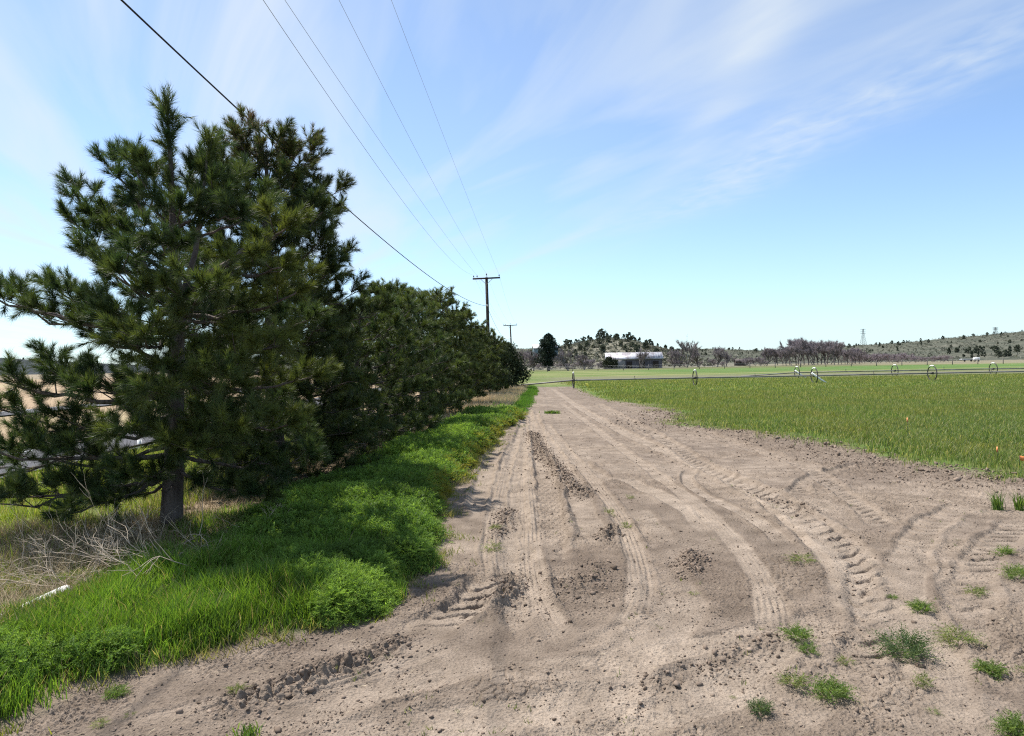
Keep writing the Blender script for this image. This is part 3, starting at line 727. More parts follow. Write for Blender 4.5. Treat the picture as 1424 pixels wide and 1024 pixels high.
mb = MB(); P = np.vstack([catenary(np.array([-7.41, -12, 10.0]), cb1, 1.98), catenary(cb1, cb2, 1.5)[1:]]); mb.tube(P, .017, 6)
o = mb.build('telephone_cable', M['cable'], None, True); tag(o, 'thick black cable sagging lower than the thin wires and passing behind the pines', 'cable')

# ------------------------------------------------------------------ grass, weeds, verge plants
def blades(x, y, h, wid, cols, lean=.35, seed=0, z=None, seg2=True):
    r = np.random.default_rng(seed); n = len(x)
    if z is None: z = ground_h(x, y)[0]
    an = r.uniform(0, 2 * pi, n); ln = lean * h * r.uniform(.1, 1, n); fx = np.cos(an); fy = np.sin(an)
    rot = r.uniform(0, pi, n); sx = np.cos(rot) * wid / 2; sy = np.sin(rot) * wid / 2
    b0 = np.stack([x - sx, y - sy, z - .01], 1); b1 = np.stack([x + sx, y + sy, z - .01], 1)
    tp = np.stack([x + fx * ln, y + fy * ln, z + h * r.uniform(.85, 1, n)], 1)
    if seg2:
        mx = x + fx * ln * .3; my = y + fy * ln * .3; mz = z + h * .58
        m0 = np.stack([mx - sx * .8, my - sy * .8, mz], 1); m1 = np.stack([mx + sx * .8, my + sy * .8, mz], 1)
        V = np.stack([b0, b1, m1, m0, tp], 1).reshape(-1, 3); i = np.arange(n)[:, None] * 5
        return V, [i + [0, 1, 2, 3], i + [3, 2, 4]], np.repeat(cols, 5, 0)
    V = np.stack([b0, b1, tp], 1).reshape(-1, 3); i = np.arange(n)[:, None] * 3
    return V, [i + [0, 1, 2]], np.repeat(cols, 3, 0)
def vary(n, c0, c1, seed, br=.25):
    r = np.random.default_rng(seed); f = r.random((n, 1)); return (np.array(c0) * (1 - f) + np.array(c1) * f) * r.uniform(1 - br, 1 + br, (n, 1))

# sown field of young grain
def field():
    r = np.random.default_rng(77); Vs = []; Qs = []; Ts = []; Cs = []; off = 0
    for y0, y1, n, w, seg in ((8, 14, 60000, .009, True), (14, 22, 95000, .013, True), (22, 34, 100000, .020, False), (34, 50, 90000, .034, False), (50, 84, 80000, .06, False)):
        y = np.sqrt(r.uniform(y0 ** 2, y1 ** 2, n * 2)); x = r.uniform(-.1, .92, n * 2) * y
        e = x - field_x(y); nz = fbm(x * .8, y * .8, 5, 3); dens = sstep(-.6, 2.0, e + 1.7 * nz) * (.6 + .4 * sstep(-.3, .2, fbm(x * .3, y * .3, 26, 3)))
        row = .5 + .5 * np.cos(2 * pi * (x * .98 + y * .2) / .19)
        keep = (r.random(n * 2) < dens * (.45 + .55 * row if y0 < 22 else .8)); x = x[keep][:n]; y = y[keep][:n]
        nz = fbm(x * .5, y * .5, 6, 3); h = (.17 + .10 * nz) * r.uniform(.6, 1.25, len(x)) * (.55 + .45 * sstep(0, 1.6, x - field_x(y)))
        c = vary(len(x), (.09, .15, .042), (.19, .245, .075), int(y0), .4)
        yl = (sstep(-.25, .55, fbm(x * .25, y * .25, 16, 3) + .45 * sstep(14, 36, y) - .25) * .7)[:, None]
        c = c * (1 - yl) + vary(len(x), (.15, .175, .04), (.23, .235, .075), int(y0) + 1, .35) * yl
        dry = r.random((len(x), 1)) < .16; c = np.where(dry, np.array([.44, .40, .20]), c)
        V, P, col = blades(x, y, h, w, c, .7, int(y0) + 3, None, seg)
        Vs.append(V); Cs.append(col)
        for q in P: (Qs if q.shape[1] == 4 else Ts).append(q + off)
        off += len(V)
    o = mk('grain_field_grass', np.concatenate(Vs), [np.concatenate(Qs), np.concatenate(Ts)], M['blade'], None, np.concatenate(Cs)); tag(o, 'young green grain crop covering the field right of the dirt track', 'grass', kind='stuff')
field()

# fern-leaved weed cover of the verge: mounds
def mound_mask(x, y):
    d = verge_x(y) - x
    m = sstep(.02, .3, d + .25 * gnoise(x * 1.5, y * 1.5, 33)) * (1 - sstep(1.5, 2.3, d + .7 * gnoise(x * .7, y * .7, 35) - .7 * sstep(11, 7.5, y) + .35 * sstep(12, 16, y)))
    # tall plain grass takes the near-left part
    g = sstep(6.5, 5.7, y + .8 * (x + 1.6) + .9 * gnoise(x * 2.2, y * 2.2, 215)) * sstep(-1.55, -1.75, x + .3 * gnoise(x, y, 3))
    near = sstep(4.75, 4.55, y + .25 * gnoise(x * 2, y * 2, 8)) * sstep(-2.6, -2.9, x)
    m = m * np.maximum(1 - g, near)
    return m * (1 - sstep(24, 29, y))
def domes(x, y, cell, seed):
    x = x / cell + .25 * gnoise(x / cell * 1.7, y / cell * 1.7, seed + 2); y = y / cell
    ix = np.floor(x).astype(np.int64); iy = np.floor(y).astype(np.int64); out = np.zeros(x.shape)
    for a in (-1, 0, 1):
        for b in (-1, 0, 1):
            px = ix + a + _hash(ix + a, iy + b, seed); py = iy + b + _hash(ix + a, iy + b, seed + 5); hh = .35 + .75 * _hash(ix + a, iy + b, seed + 9)
            out = np.maximum(out, hh * np.sqrt(np.clip(1 - ((px - x) ** 2 + (py - y) ** 2) / .62, 0, 1)))
    return out
def mound_h(x, y):
    d = verge_x(y) - x
    b = sstep(0, .28, d) * (1 - sstep(1.8, 2.8, d))
    big = sstep(4.4, 6.6, y)
    return b * (.03 + (.11 + .12 * sstep(7, 10, y)) * big * domes(x, y, 1.05, 44) + .12 * domes(x, y, .45, 46))
def sprigs(P, D, L, per, leaf, cols, seed):
    """feathery sprigs: stem axis with small leaflets"""
    r = np.random.default_rng(seed); n = len(P); p = np.repeat(P, per, 0); d = np.repeat(D, per, 0); l = np.repeat(L, per)
    m = n * per; t = np.tile(np.linspace(.15, 1, per), n) + r.uniform(-.04, .04, m)
    u = np.cross(D, r.normal(size=(n, 3)) * .5 + [0, 0, 1.0]); u /= np.linalg.norm(u, axis=1, keepdims=True) + 1e-9
    u = np.repeat(u, per, 0) * np.tile(np.where(np.arange(per) % 2, 1.0, -1.0), n)[:, None] + r.normal(size=(m, 3)) * .28
    dr = u * .85 + d * .60; ln = leaf * np.repeat(L / L.mean(), per) * (1.15 - .75 * t) * r.uniform(.7, 1.3, m)
    b = p + d * (l * t)[:, None]; b[:, 2] -= .30 * l * t * t; e = b + dr * ln[:, None]
    s = np.cross(dr, r.normal(size=(m, 3))); s /= np.linalg.norm(s, axis=1, keepdims=True) + 1e-9; s *= (ln * .13)[:, None]
    mid = b + dr * (ln * .5)[:, None]
    V = np.stack([b, mid + s, e, mid - s], 1).reshape(-1, 3)
    return V, (np.arange(m)[:, None] * 4 + [0, 1, 2, 3]), np.repeat(np.repeat(cols, per, 0) * r.uniform(.85, 1.15, (m, 1)), 4, 0)
def verge():
    r = np.random.default_rng(5); Vs = []; Qs = []; Cs = []; off = 0
    for y0, y1, n, per, leaf, L in ((3.4, 7.5, 36000, 24, .030, .15), (7.5, 12, 24000, 18, .052, .19), (12, 18, 16000, 13, .07, .22), (18, 29, 12000, 9, .11, .24)):
        y = r.uniform(y0, y1, n * 4); x = verge_x(y) - r.uniform(-.1, 3.2, n * 4); k = r.random(n * 4) < mound_mask(x, y) * sstep(.02, .65, .7 * domes(x, y, 1.05, 44) + .5 * domes(x, y, .45, 46)); x = x[k][:n]; y = y[k][:n]; n_ = len(x)
        e = .04; h = mound_h(x, y); gx = (mound_h(x + e, y) - h) / e; gy = (mound_h(x, y + e) - h) / e
        z = ground_h(x, y)[0] + h * r.uniform(.25, 1.0, n_) ** .5 - .03
        D = np.stack([-gx * .7, -gy * .7, np.ones(n_) * .6], 1) + r.normal(size=(n_, 3)) * .5; D[:, 2] = np.abs(D[:, 2]) + .1; D /= np.linalg.norm(D, axis=1, keepdims=True)
        c = vary(n_, (.095, .180, .034), (.18, .285, .066), int(y0) + 50, .25)
        hu = (1.1 * gnoise(x * .9, y * .9, 210) + .5 * gnoise(x * 4, y * 4, 211))[:, None]; c = c * (1 + .5 * hu) * np.array([1.0, 1, 1]) + np.array([.05, .03, 0]) * np.clip(hu, 0, 1)
        yl = sstep(.12, -.02, verge_x(y) - x - .15 + .1 * r.normal(size=n_))[:, None] * (y > 10)[:, None]; c = c * (1 - yl) + np.array([.23, .22, .04]) * yl
        V, Q, col = sprigs(np.stack([x, y, z], 1), D, L * r.uniform(.7, 1.3, n_), per, leaf, c, int(y0) + 60)
        Vs.append(V); Qs.append(Q + off); Cs.append(col); off += len(V)
    o = mk('feathery_weeds', np.concatenate(Vs), [np.concatenate(Qs)], M['leaf'], None, np.concatenate(Cs)); tag(o, 'bright green feathery weed cover mounding along the edge of the dirt track', 'weeds', kind='stuff')
    # grass of the verge
    Vs = []; Qs = []; Ts = []; Cs = []; off = 0
    def put(x, y, h, w, c, lean, seed, seg=True):
        nonlocal off
        V, P, col = blades(x, y, h, w, c, lean, seed, None, seg); Vs.append(V); Cs.append(col)
        for q in P: (Qs if q.shape[1] == 4 else Ts).append(q + off)
        off += len(V)
    n = 260000
    y = r.uniform(3.2, 9.5, n); x = verge_x(y) - r.uniform(-.05, 4.6, n); nz = fbm(x * 1.6, y * 1.6, 23, 3)
    dens = sstep(-.02, .25, verge_x(y) - x + .2 * nz) * (1 - mound_mask(x, y) * .85) * (1 - sstep(-.3, .5, y - 7.3 + .5 * nz - .25 * (x + 3)) * .8) * (.55 + 1.2 * nz + .3)
    k = (r.random(n) < dens) & (x > -6.6); x = x[k]; y = y[k]; nz = nz[k]
    h = (.20 + .20 * nz) * r.uniform(.35, 1.4, len(x)) * (.4 + .6 * sstep(0, .6, verge_x(y) - x)) * (1 - .55 * sstep(-3.2, -4.6, x) * (y > 5))
    c = vary(len(x), (.085, .18, .024), (.18, .275, .045), 91, .3) * (1 + .45 * gnoise(x * 1.7, y * 1.7, 212))[:, None]; dry = r.random((len(x), 1)) < .05 + .25 * sstep(-3.4, -4.4, x)[:, None]; c = np.where(dry, np.array([.36, .30, .17]), c)
    put(x, y, h, .0072, c, .6, 92)
    # yellower grass beyond the first pine, up to the road
    n = 60000; y = r.uniform(4.5, 19, n); x = r.uniform(-9.7, -4.6, n); nz = fbm(x * .9, y * .9, 24, 3)
    k = (x < row_x(y) - .25 + .5 * nz) & (r.random(n) < .75 + nz); x = x[k]; y = y[k]
    c = vary(len(x), (.15, .24, .035), (.27, .30, .065), 93); dry = r.random((len(x), 1)) < .15; c = np.where(dry, np.array([.42, .35, .19]), c)
    put(x, y, r.uniform(.06, .26, len(x)), .014, c, .6, 94, False)
    # far green verge up to the shrub
    n = 42000; y = r.uniform(19, 64, n); x = verge_x(y) - r.uniform(-.1, 2.2, n); nz = fbm(x * .9, y * .5, 25, 3)
    k = r.random(n) < sstep(-.1, .4, verge_x(y) - x + .4 * nz) * sstep(-.35, .1, nz + .25); x = x[k]; y = y[k]
    put(x, y, r.uniform(.06, .22, len(x)), .035, vary(len(x), (.07, .17, .025), (.12, .22, .035), 95), .6, 96, False)
    # dead stalks and trodden grass along the ragged edge
    n = 16000; y = r.uniform(3.4, 22, n) ** 1.0; x = verge_x(y) - np.abs(r.normal(size=n)) * .30 + .10; nz = gnoise(x * 2.2, y * 2.2, 29)
    k = r.random(n) < .35 + nz; x = x[k]; y = y[k]
    put(x, y, r.uniform(.03, .16, len(x)), .008, vary(len(x), (.30, .25, .13), (.20, .22, .07), 197), 1.4, 198, False)
    # sparse tufts creeping into the dirt, green patch in the track
    n = 9000; y = r.uniform(3.6, 24, n); x = verge_x(y) + np.abs(r.normal(size=n)) * .16; nz = gnoise(x * 3, y * 3, 27)
    k = nz > .12; x = x[k]; y = y[k]
    put(x, y, r.uniform(.02, .09, len(x)), .009, vary(len(x), (.10, .16, .03), (.22, .22, .05), 97), .9, 98, False)
    o = mk('verge_grass', np.concatenate(Vs), [np.concatenate(Qs), np.concatenate(Ts)], M['blade'], None, np.concatenate(Cs)); tag(o, 'long bright green grass on the verge left of the dirt track', 'grass', kind='stuff')
    # dry straw under and between the trees
    n = 52000; y = np.r_[r.uniform(6.8, 30, n // 2), r.uniform(4.2, 9, n // 2)]; x = np.r_[row_x(y[:n // 2]) + r.normal(size=n // 2) * .95, r.uniform(-6.4, -3.1, n // 2)]; nz = fbm(x * .8, y * .8, 28, 3)
    k = (r.random(n) < np.where(np.arange(n) < n // 2, .75 + nz, 1.4 * sstep(-.05, .3, nz + .35 * sstep(-3.6, -4.6, x)))) & (x < verge_x(y) - .35); x = x[k]; y = y[k]
    V, P, col = blades(x, y, r.uniform(.05, .26, len(x)), .010, vary(len(x), (.24, .18, .11), (.46, .37, .24), 99), 1.6, 99, None, False)
    n3 = 30000; y3 = r.uniform(4.9, 8.2, n3); x3 = -5.1 - .15 * (y3 - 6) + r.normal(size=n3) * .75; k3 = (r.random(n3) < .5 + 1.3 * fbm(x3 * 1.1, y3 * 1.1, 128, 3)) & (x3 < verge_x(y3) - 1.9); x3 = x3[k3]; y3 = y3[k3]
    V3, P3, col3 = blades(x3, y3, r.uniform(.04, .22, len(x3)), .007, vary(len(x3), (.32, .26, .17), (.56, .47, .33), 199), 2.6, 199, None, False)
    V = np.concatenate([V, V3]); P = [np.concatenate([P[0], P3[0] + len(V) - len(V3)])]; col = np.concatenate([col, col3])
    n2 = 26000; y2 = r.uniform(24, 62, n2); x2 = verge_x(y2) - r.uniform(.9, 3.6, n2); V2, P2, col2 = blades(x2, y2, r.uniform(.08, .4, n2), .03, vary(n2, (.42, .33, .20), (.58, .46, .29), 100), .8, 100, None, False)
    o = mk('dry_grass', np.concatenate([V, V2]), [np.concatenate([P[0], P2[0] + len(V)])], M['straw'], None, np.concatenate([col, col2])); tag(o, 'straw coloured dead grass on the ground under the pines', 'grass', kind='stuff')
verge()

# single weeds on the dirt
def weed_mesh(seed, rad, hgt, n, per, leaf, hue0, hue1):
    r = np.random.default_rng(seed); an = r.uniform(0, 2 * pi, n); q = np.sqrt(r.random(n))
    P = np.stack([np.cos(an) * q * rad * .35, np.sin(an) * q * rad * .35, r.uniform(0, .35, n) * hgt], 1)
    D = np.stack([np.cos(an) * q * 1.1, np.sin(an) * q * 1.1, r.uniform(.15, 1.0, n) * hgt / rad * 1.3], 1) + r.normal(size=(n, 3)) * .15
    D[:, 2] = np.abs(D[:, 2]); D /= np.linalg.norm(D, axis=1, keepdims=True)
    return sprigs(P, D, rad * r.uniform(.40, 1.05, n), per, leaf, vary(n, hue0, hue1, seed + 1, .25), seed + 2)
WEEDS = [  # px, py(base), width px, height factor, kind, label
    (1260, 904, 84, .62, 0, 'largest bushy dark green weed on the bare dirt, lower right'),
    (1280, 848, 36, .55, 1, 'compact bright green weed just above the largest bushy weed'),
    (1108, 886, 42, .6, 1, 'light green weed above a smaller one, left of the largest bushy weed'),
    (1124, 909, 30, .6, 1, 'small round weed just below the light green one left of the largest bush'),
    (1156, 968, 58, .6, 1, 'dense green weed touching a paler one, near the lower edge of the dirt'),
    (1106, 955, 44, .7, 2, 'pale feathery weed on the left side of the dense green one'),
    (1057, 990, 38, .8, 0, 'bluish green upright weed farthest down and left among the lower right weeds'),
    (1283, 953, 34, .9, 2, 'pale weed like a tiny tree on a single stem, below the largest bush'),
    (1378, 936, 42, .7, 1, 'green weed with a dark shadow to its right, near the right edge of the dirt'),
    (1332, 888, 62, .35, 2, 'low sparse pale weed spreading right of the largest bushy weed'),
    (1178, 918, 28, .4, 2, 'thin scraggly weed between the dense green weed and the largest bush'),
    (1356, 822, 32, .5, 2, 'pale little weed alone near the right edge above the cracked soil'),
    (1240, 829, 18, .55, 1, 'tiny bright weed beside the tractor tread marks'),
    (1115, 782, 42, .35, 2, 'low patchy weed on the cracked soil left of the tractor tread marks'),
    (1416, 806, 44, .7, 1, 'bright weed cut by the right edge of the picture, level with the tread marks'),
    (1395, 770, 30, .6, 1, 'round weed on rough soil below the field edge'),
    (1297, 990, 20, .5, 2, 'wispy low weed below the tiny tree-like one'),
    (1412, 1022, 56, .75, 1, 'large green weed in the lower right corner of the dirt'),
    (686, 764, 32, .4, 2, 'thin pale weed at the left edge of the wheel ruts'),
    (871, 732, 20, .6, 2, 'light green weed in the middle of the track between two ruts'),
    (847, 715, 20, .6, 2, 'small weed on the clods in the middle of the track'),
    (876, 694, 16, .4, 2, 'tiny weed highest up between the middle ruts'),
    (330, 962, 30, .35, 2, 'flat yellowish weed just off the grass verge'),
    (1420, 935, 22, .5, 2, 'thin weed half out of the picture at the right edge'),
    (690, 735, 20, .4, 2, 'faint low weed above the thin pale one on the rut edge'),
    (180, 994, 16, .3, 2, 'tiny yellow green weed low on the left dirt'),
    (140, 1006, 26, .3, 2, 'flat yellow green weed nearest the lower left corner'),
    (160, 965, 36, .5, 1, 'feathery green weed right against the near verge'),
    (965, 826, 16, .4, 2, 'tiny weed below the dark pile of clods'),
    (1018, 968, 12, .5, 2, 'single small sprout left of the bluish green weed'),
]
hues = [((.07, .115, .05), (.14, .185, .085)), ((.10, .17, .045), (.19, .25, .075)), ((.15, .19, .07), (.25, .27, .12))]
for i, (px, py, w, hf, kind, lab) in enumerate(WEEDS):
    g = gnd(px, py); wid = w * g[1] / F; rad = wid / 2 * 1.12; hg = wid * hf * .85
    n = int(np.clip(w * (3.2, 3.0, 1.5)[kind], 20, 250))
    V, Q, c = weed_mesh(300 + i, rad, hg, n, 16, .17 * rad if rad < .1 else .017 + .030 * rad, *hues[kind])
    o = mk('weed', V, [Q], M['leaf'], None, c); o.location = (g[0], g[1], gz(g[0], g[1])); tag(o, lab, 'weed', 'weeds growing on the bare dirt')
for px, py, w, lab in [(1387, 708, 16, 'upright tuft of grass standing on the dirt below the field edge'), (345, 1024, 44, 'short spiky grass tuft at the lower edge of the dirt, left side'), (1418, 707, 14, 'upright grass tuft at the right edge of the picture near the field'), (768, 575, 22, 'small green grass patch left standing alone far up the track')]:
    g = gnd(px, py); r = np.random.default_rng(px); n = 260 if py < 600 else 90; rad = w * g[1] / F / 2
    x = g[0] + r.normal(size=n) * rad * .45; y = g[1] + r.normal(size=n) * rad * (.45 if py > 600 else .3); hh = (.30 if px > 1300 else .07 if px < 400 else .15) * r.uniform(.5, 1.1, n)
    V, P, c = blades(x, y, hh, .008 if py > 600 else .03, vary(n, (.07, .15, .03), (.15, .21, .05), px), .8, px, None)
    o = mk('grass_tuft', V, P, M['blade'], None, c, False, (g[0], g[1], gz(g[0], g[1]))); tag(o, lab, 'grass tuft', 'grass tufts on the dirt')

# clods and bits of straw strewn on the dirt
def icos():
    t = (1 + 5 ** .5) / 2
    v = np.array([(-1, t, 0), (1, t, 0), (-1, -t, 0), (1, -t, 0), (0, -1, t), (0, 1, t), (0, -1, -t), (0, 1, -t), (t, 0, -1), (t, 0, 1), (-t, 0, -1), (-t, 0, 1)]) / math.hypot(1, t)
    f = np.array([(0, 11, 5), (0, 5, 1), (0, 1, 7), (0, 7, 10), (0, 10, 11), (1, 5, 9), (5, 11, 4), (11, 10, 2), (10, 7, 6), (7, 1, 8), (3, 9, 4), (3, 4, 2), (3, 2, 6), (3, 6, 8), (3, 8, 9), (4, 9, 5), (2, 4, 11), (6, 2, 10), (8, 6, 7), (9, 8, 1)])
    return v, f
def clods():
    r = np.random.default_rng(8); v0, f0 = icos(); pts = []
    n = 120000; y = 3.3 * (30 / 3.3) ** r.random(n); x = r.uniform(-.8, .85, n) * y
    nz = fbm(x * 1.1, y * 1.1, 41, 3); nf = sstep(3.2, .2, field_x(y) - x) * (y > 6)
    k = (x > verge_x(y) + .02) & (x < field_x(y) + .5) & (r.random(n) < .12 + .5 * sstep(-.05, .3, nz) + .7 * nf); x = x[k]; y = y[k]
    s = .0030 * r.lognormal(0, .55, len(x)) * (1 + 1.2 * nf[k]) * (1 + y * .045)
    pts.append(np.stack([x, y, s], 1))
    for (P, ss), w, h in BR:
        m = int(ss[-1] * 420 * h / .07); i = r.integers(0, len(P), m); q = P[i] + r.normal(size=(m, 2)) * w * .45
        pts.append(np.stack([q[:, 0], q[:, 1], .0052 * r.lognormal(0, .55, m) * (1 + q[:, 1] * .03)], 1))
    A = np.concatenate(pts); n = len(A); z = ground_h(A[:, 0], A[:, 1])[0]
    sc = r.uniform(.6, 1.5, (n, 1, 3)) * A[:, 2][:, None, None]; sc[:, :, 2] *= .8
    V = v0[None] * (1 + .38 * r.normal(size=(n, 12, 1)).clip(-1.3, 1.3)) * sc
    a = r.uniform(0, 6.28, n); ca, sa = np.cos(a)[:, None], np.sin(a)[:, None]
    V = np.stack([V[:, :, 0] * ca - V[:, :, 1] * sa + A[:, 0][:, None], V[:, :, 0] * sa + V[:, :, 1] * ca + A[:, 1][:, None], V[:, :, 2] + z[:, None] + A[:, 2][:, None] * .25], -1).reshape(-1, 3)
    T = (np.arange(n)[:, None, None] * 12 + f0[None]).reshape(-1, 3)
    c = np.repeat(vary(n, (.13, .098, .074), (.26, .20, .155), 3, .15), 12, 0)
    m, nt, b = new_mat('crumbly_soil'); at_ = nt.nodes.new('ShaderNodeAttribute'); at_.attribute_name = 'Col'; nt.links.new(at_.outputs['Color'], b.inputs['Base Color']); b.inputs['Roughness'].default_value = 1; b.inputs['Specular IOR Level'].default_value = .1
    o = mk('soil_clods', V, [T], m, None, c); tag(o, 'loose crumbs and clods of dry soil strewn over the dirt track', 'soil', kind='stuff')
    # straw bits
    n = 1100; y = 3.4 * (16 / 3.4) ** r.random(n); x = r.uniform(-.8, .8, n) * y; k = (x > verge_x(y)) & (x < field_x(y)); x = x[k]; y = y[k]; n = len(x)
    a = r.uniform(0, pi, n); l = r.uniform(.012, .05, n); w = r.uniform(.0008, .002, n); dx, dy = np.cos(a), np.sin(a); z0 = ground_h(x, y)[0] + .008; z1 = ground_h(x + dx * l, y + dy * l)[0] + .008
    V = np.stack([np.stack([x - dy * w, y + dx * w, z0], 1), np.stack([x + dy * w, y - dx * w, z0], 1), np.stack([x + dx * l + dy * w, y + dy * l - dx * w, z1], 1), np.stack([x + dx * l - dy * w, y + dy * l + dx * w, z1 + .003], 1)], 1).reshape(-1, 3)
    o = mk('straw_bits', V, [np.arange(n * 4).reshape(-1, 4)], M['straw'], None, np.repeat(vary(n, (.30, .24, .16), (.46, .38, .27), 4), 4, 0)); tag(o, 'pale straw bits scattered on the dirt track', 'straw', kind='stuff')
clods()
def seedlings():
    r = np.random.default_rng(31); n = 500; y = 3.5 * (16 / 3.5) ** r.random(n); x = r.uniform(-.3, .8, n) * y; k = (x > verge_x(y) + .2) & (x < field_x(y)) & (fbm(x * .9, y * .9, 61, 2) > .12); x = x[k]; y = y[k]; n = len(x)
    x = np.repeat(x, 5) + r.normal(size=n * 5) * .012; y = np.repeat(y, 5) + r.normal(size=n * 5) * .012
    V, P, c = blades(x, y, r.uniform(.012, .05, len(x)), .008, vary(len(x), (.09, .14, .04), (.19, .20, .08), 32), 1.2, 33, None, False)
    o = mk('seedlings', V, P, M['blade'], None, c); tag(o, 'tiny green seedlings sprinkled over the bare dirt', 'weeds', kind='stuff')
seedlings()

# ------------------------------------------------------------------ dead brush left of the grass
def brush(seed, px, py, dirpx, L, n, rad, label, hz=.0):
    r = np.random.default_rng(seed); b = gnd(px, py); b[2] = gz(b[0], b[1]) + .04 + hz; e = gnd(*dirpx); D = unit(e - b); mb = MB()
    def grow(p, d, l, rr, lev):
        k = 5; P = [p]
        for i in range(k):
            d = unit(d + r.normal(size=3) * .16 + [0, 0, -.02]); q = P[-1] + d * l / k
            q[2] = max(q[2], .06 + .02 * r.random()); P.append(q)
        mb.tube(np.array(P), np.linspace(rr, rr * .45, k + 1), 4, False)
        if lev > 0:
            for j in range(r.integers(3, 6)):
                i = r.integers(1, k + 1); grow(P[i], unit(d + r.normal(size=3) * .55 + [0, 0, .12]), l * r.uniform(.35, .65), rr * .55, lev - 1)
    for j in range(n): grow(b + r.normal(size=3) * [.06, .06, .02], unit(D + r.normal(size=3) * [.5, .5, .30] + [0, 0, .22]), L * r.uniform(.6, 1.1), rad, 2)
    o = mb.build('dead_branch', M['deadwood'], None, False, tuple(b)); tag(o, label, 'dead branch', 'dead brush on the verge')
brush(1, 302, 806, (205, 790), .75, 6, .007, 'pale dead branch ending in a bare fork, right end of the brush heap')
brush(2, 240, 812, (130, 800), .85, 9, .007, 'tangled grey dead branches in the middle of the brush heap', .02)
brush(3, 150, 800, (60, 770), .85, 9, .006, 'fine dead twigs raised at the back of the brush heap', .03)
brush(4, 95, 830, (0, 800), .80, 12, .005, 'pale dead brush mass at the left edge of the picture')
brush(5, 205, 770, (140, 730), .7, 7, .006, 'dead twigs lying in the shade below the open pine')
brush(6, 370, 765, (320, 740), .5, 6, .005, 'thin dead weed stalks in the shaded weeds right of the open pine trunk')
brush(7, 45, 800, (10, 740), .7, 10, .005, 'upright tangle of dead stalks by the left edge, behind the white pipe')
g0 = gnd(-40, 900); g1 = gnd(92, 836); mb = MB(); mb.tube(np.array([g0 + [0, 0, .10], (g0 + g1) / 2 + [0, 0, .10], g1 + [0, 0, .10]]), .045, 12)
o = mb.build('white_pipe', M['white'], None, True, tuple(g0)); tag(o, 'white irrigation pipe lying in the grass at the lower left edge', 'pipe')
# guard rail by the road
gr = empty('guard_rail', (-9.55, 12, 0)); tag(gr, 'low dark wooden rail with white posts beside the asphalt road', 'guard rail')
mb = MB(); mb.box((0, 0, .17), (.05, 14, .05)); mb.build('rail', M['pole'], gr)
for k in range(5):
    mb = MB(); mb.box((-.08, -5.6 + k * 2.8, .12), (.08, .08, .34)); mb.build('post', M['white'], gr)

# ------------------------------------------------------------------ wheel-line irrigation
def wheel_line(Y, pxs, dia, x0px, x1px, label, mover=None, dY=0.0):
    P = [at(px, hor(px), Y + dY * (px - 797) / 500.0) for px in pxs]
    z0 = [gz(p[0], p[1]) for p in P]; root = empty('irrigation_wheel_line', (P[0][0], P[0][1], z0[0])); tag(root, label, 'irrigation line')
    o0 = np.array(root.location); a = at(x0px, hor(x0px), P[0][1]); b = at(x1px, hor(x1px), P[-1][1]); zz = dia / 2 + z0[0]
    mb = MB(); pts = [np.array([a[0], a[1], zz - (.35 if x0px < pxs[0] else 0)])] + [np.array([p[0], p[1], z + dia / 2]) for p, z in zip(P, z0)] + [np.array([b[0], b[1], zz])]
    mb.tube(np.array(pts) - o0, .065, 8); mb.build('pipe', M['oldpipe'], root, True)
    for k, (p, z) in enumerate(zip(P, z0)):
        c = np.array([p[0], p[1], z + dia / 2]) - o0; an = np.linspace(0, 2 * pi, 29); R = dia / 2
        mb = MB(); mb.tube(np.stack([np.full(29, c[0]), c[1] + R * np.cos(an), c[2] + R * np.sin(an)], 1), .05, 5, False); w = mb.build('wheel', M['rust'], root, True)
        sp = MB()
        for q in range(8):
            t = q * pi / 4 + .3; sp.tube(np.array([c + [.05 * (-1) ** q, 0, 0], c + [0, R * cos(t), R * sin(t)]]), .006, 4)
        sp.build('spokes', M['rust'], w)
        hb = MB(); hb.tube(np.array([c - [.12, 0, 0], c + [.12, 0, 0]]), .11, 8); hb.build('hub', M['rust'], w)
        cl = MB(); t = np.linspace(radians(62), radians(112), 7); cl.tube(np.stack([np.full(7, c[0]), c[1] + R * np.cos(t) * 1.01, c[2] + R * np.sin(t) * 1.01], 1), .06, 6); cl.build('rim_wrap', M['white'], w)
        if mover and k in mover:
            for sg in (0,):
                st = MB(); u = np.array([.9, -1.5, -.42]); st.tube(np.array([c + [-.34, -.25, .26], c + [.35, -.30, -.28], c + [1.0, -.35, -R * 1.0]]), .085, 8); st.build('strut', M['white'], root, True)
    # sprinklers between wheels
    for k in range(len(P) - 1):
        q = (P[k] + P[k + 1]) / 2; c = np.array([q[0], q[1], dia / 2 + z0[0]]) - o0; sp = MB(); sp.tube(np.array([c, c + [0, 0, .22]]), .018, 5); sp.tube(np.array([c + [0, -.05, .24], c + [0, .1, .28]]), .03, 5); sp.build('sprinkler', M['rust'], root)
wheel_line(61, (797, 966, 1132, 1296, 1460), 1.42, 722, 1560, 'near irrigation pipe on thin steel wheels across the field, its first wheel by the track', (2,), 3)
wheel_line(82, (1108, 1244, 1381, 1517), 1.42, 1030, 1600, 'far irrigation pipe on thin steel wheels, seen behind the right half of the near one', (0,), 0)

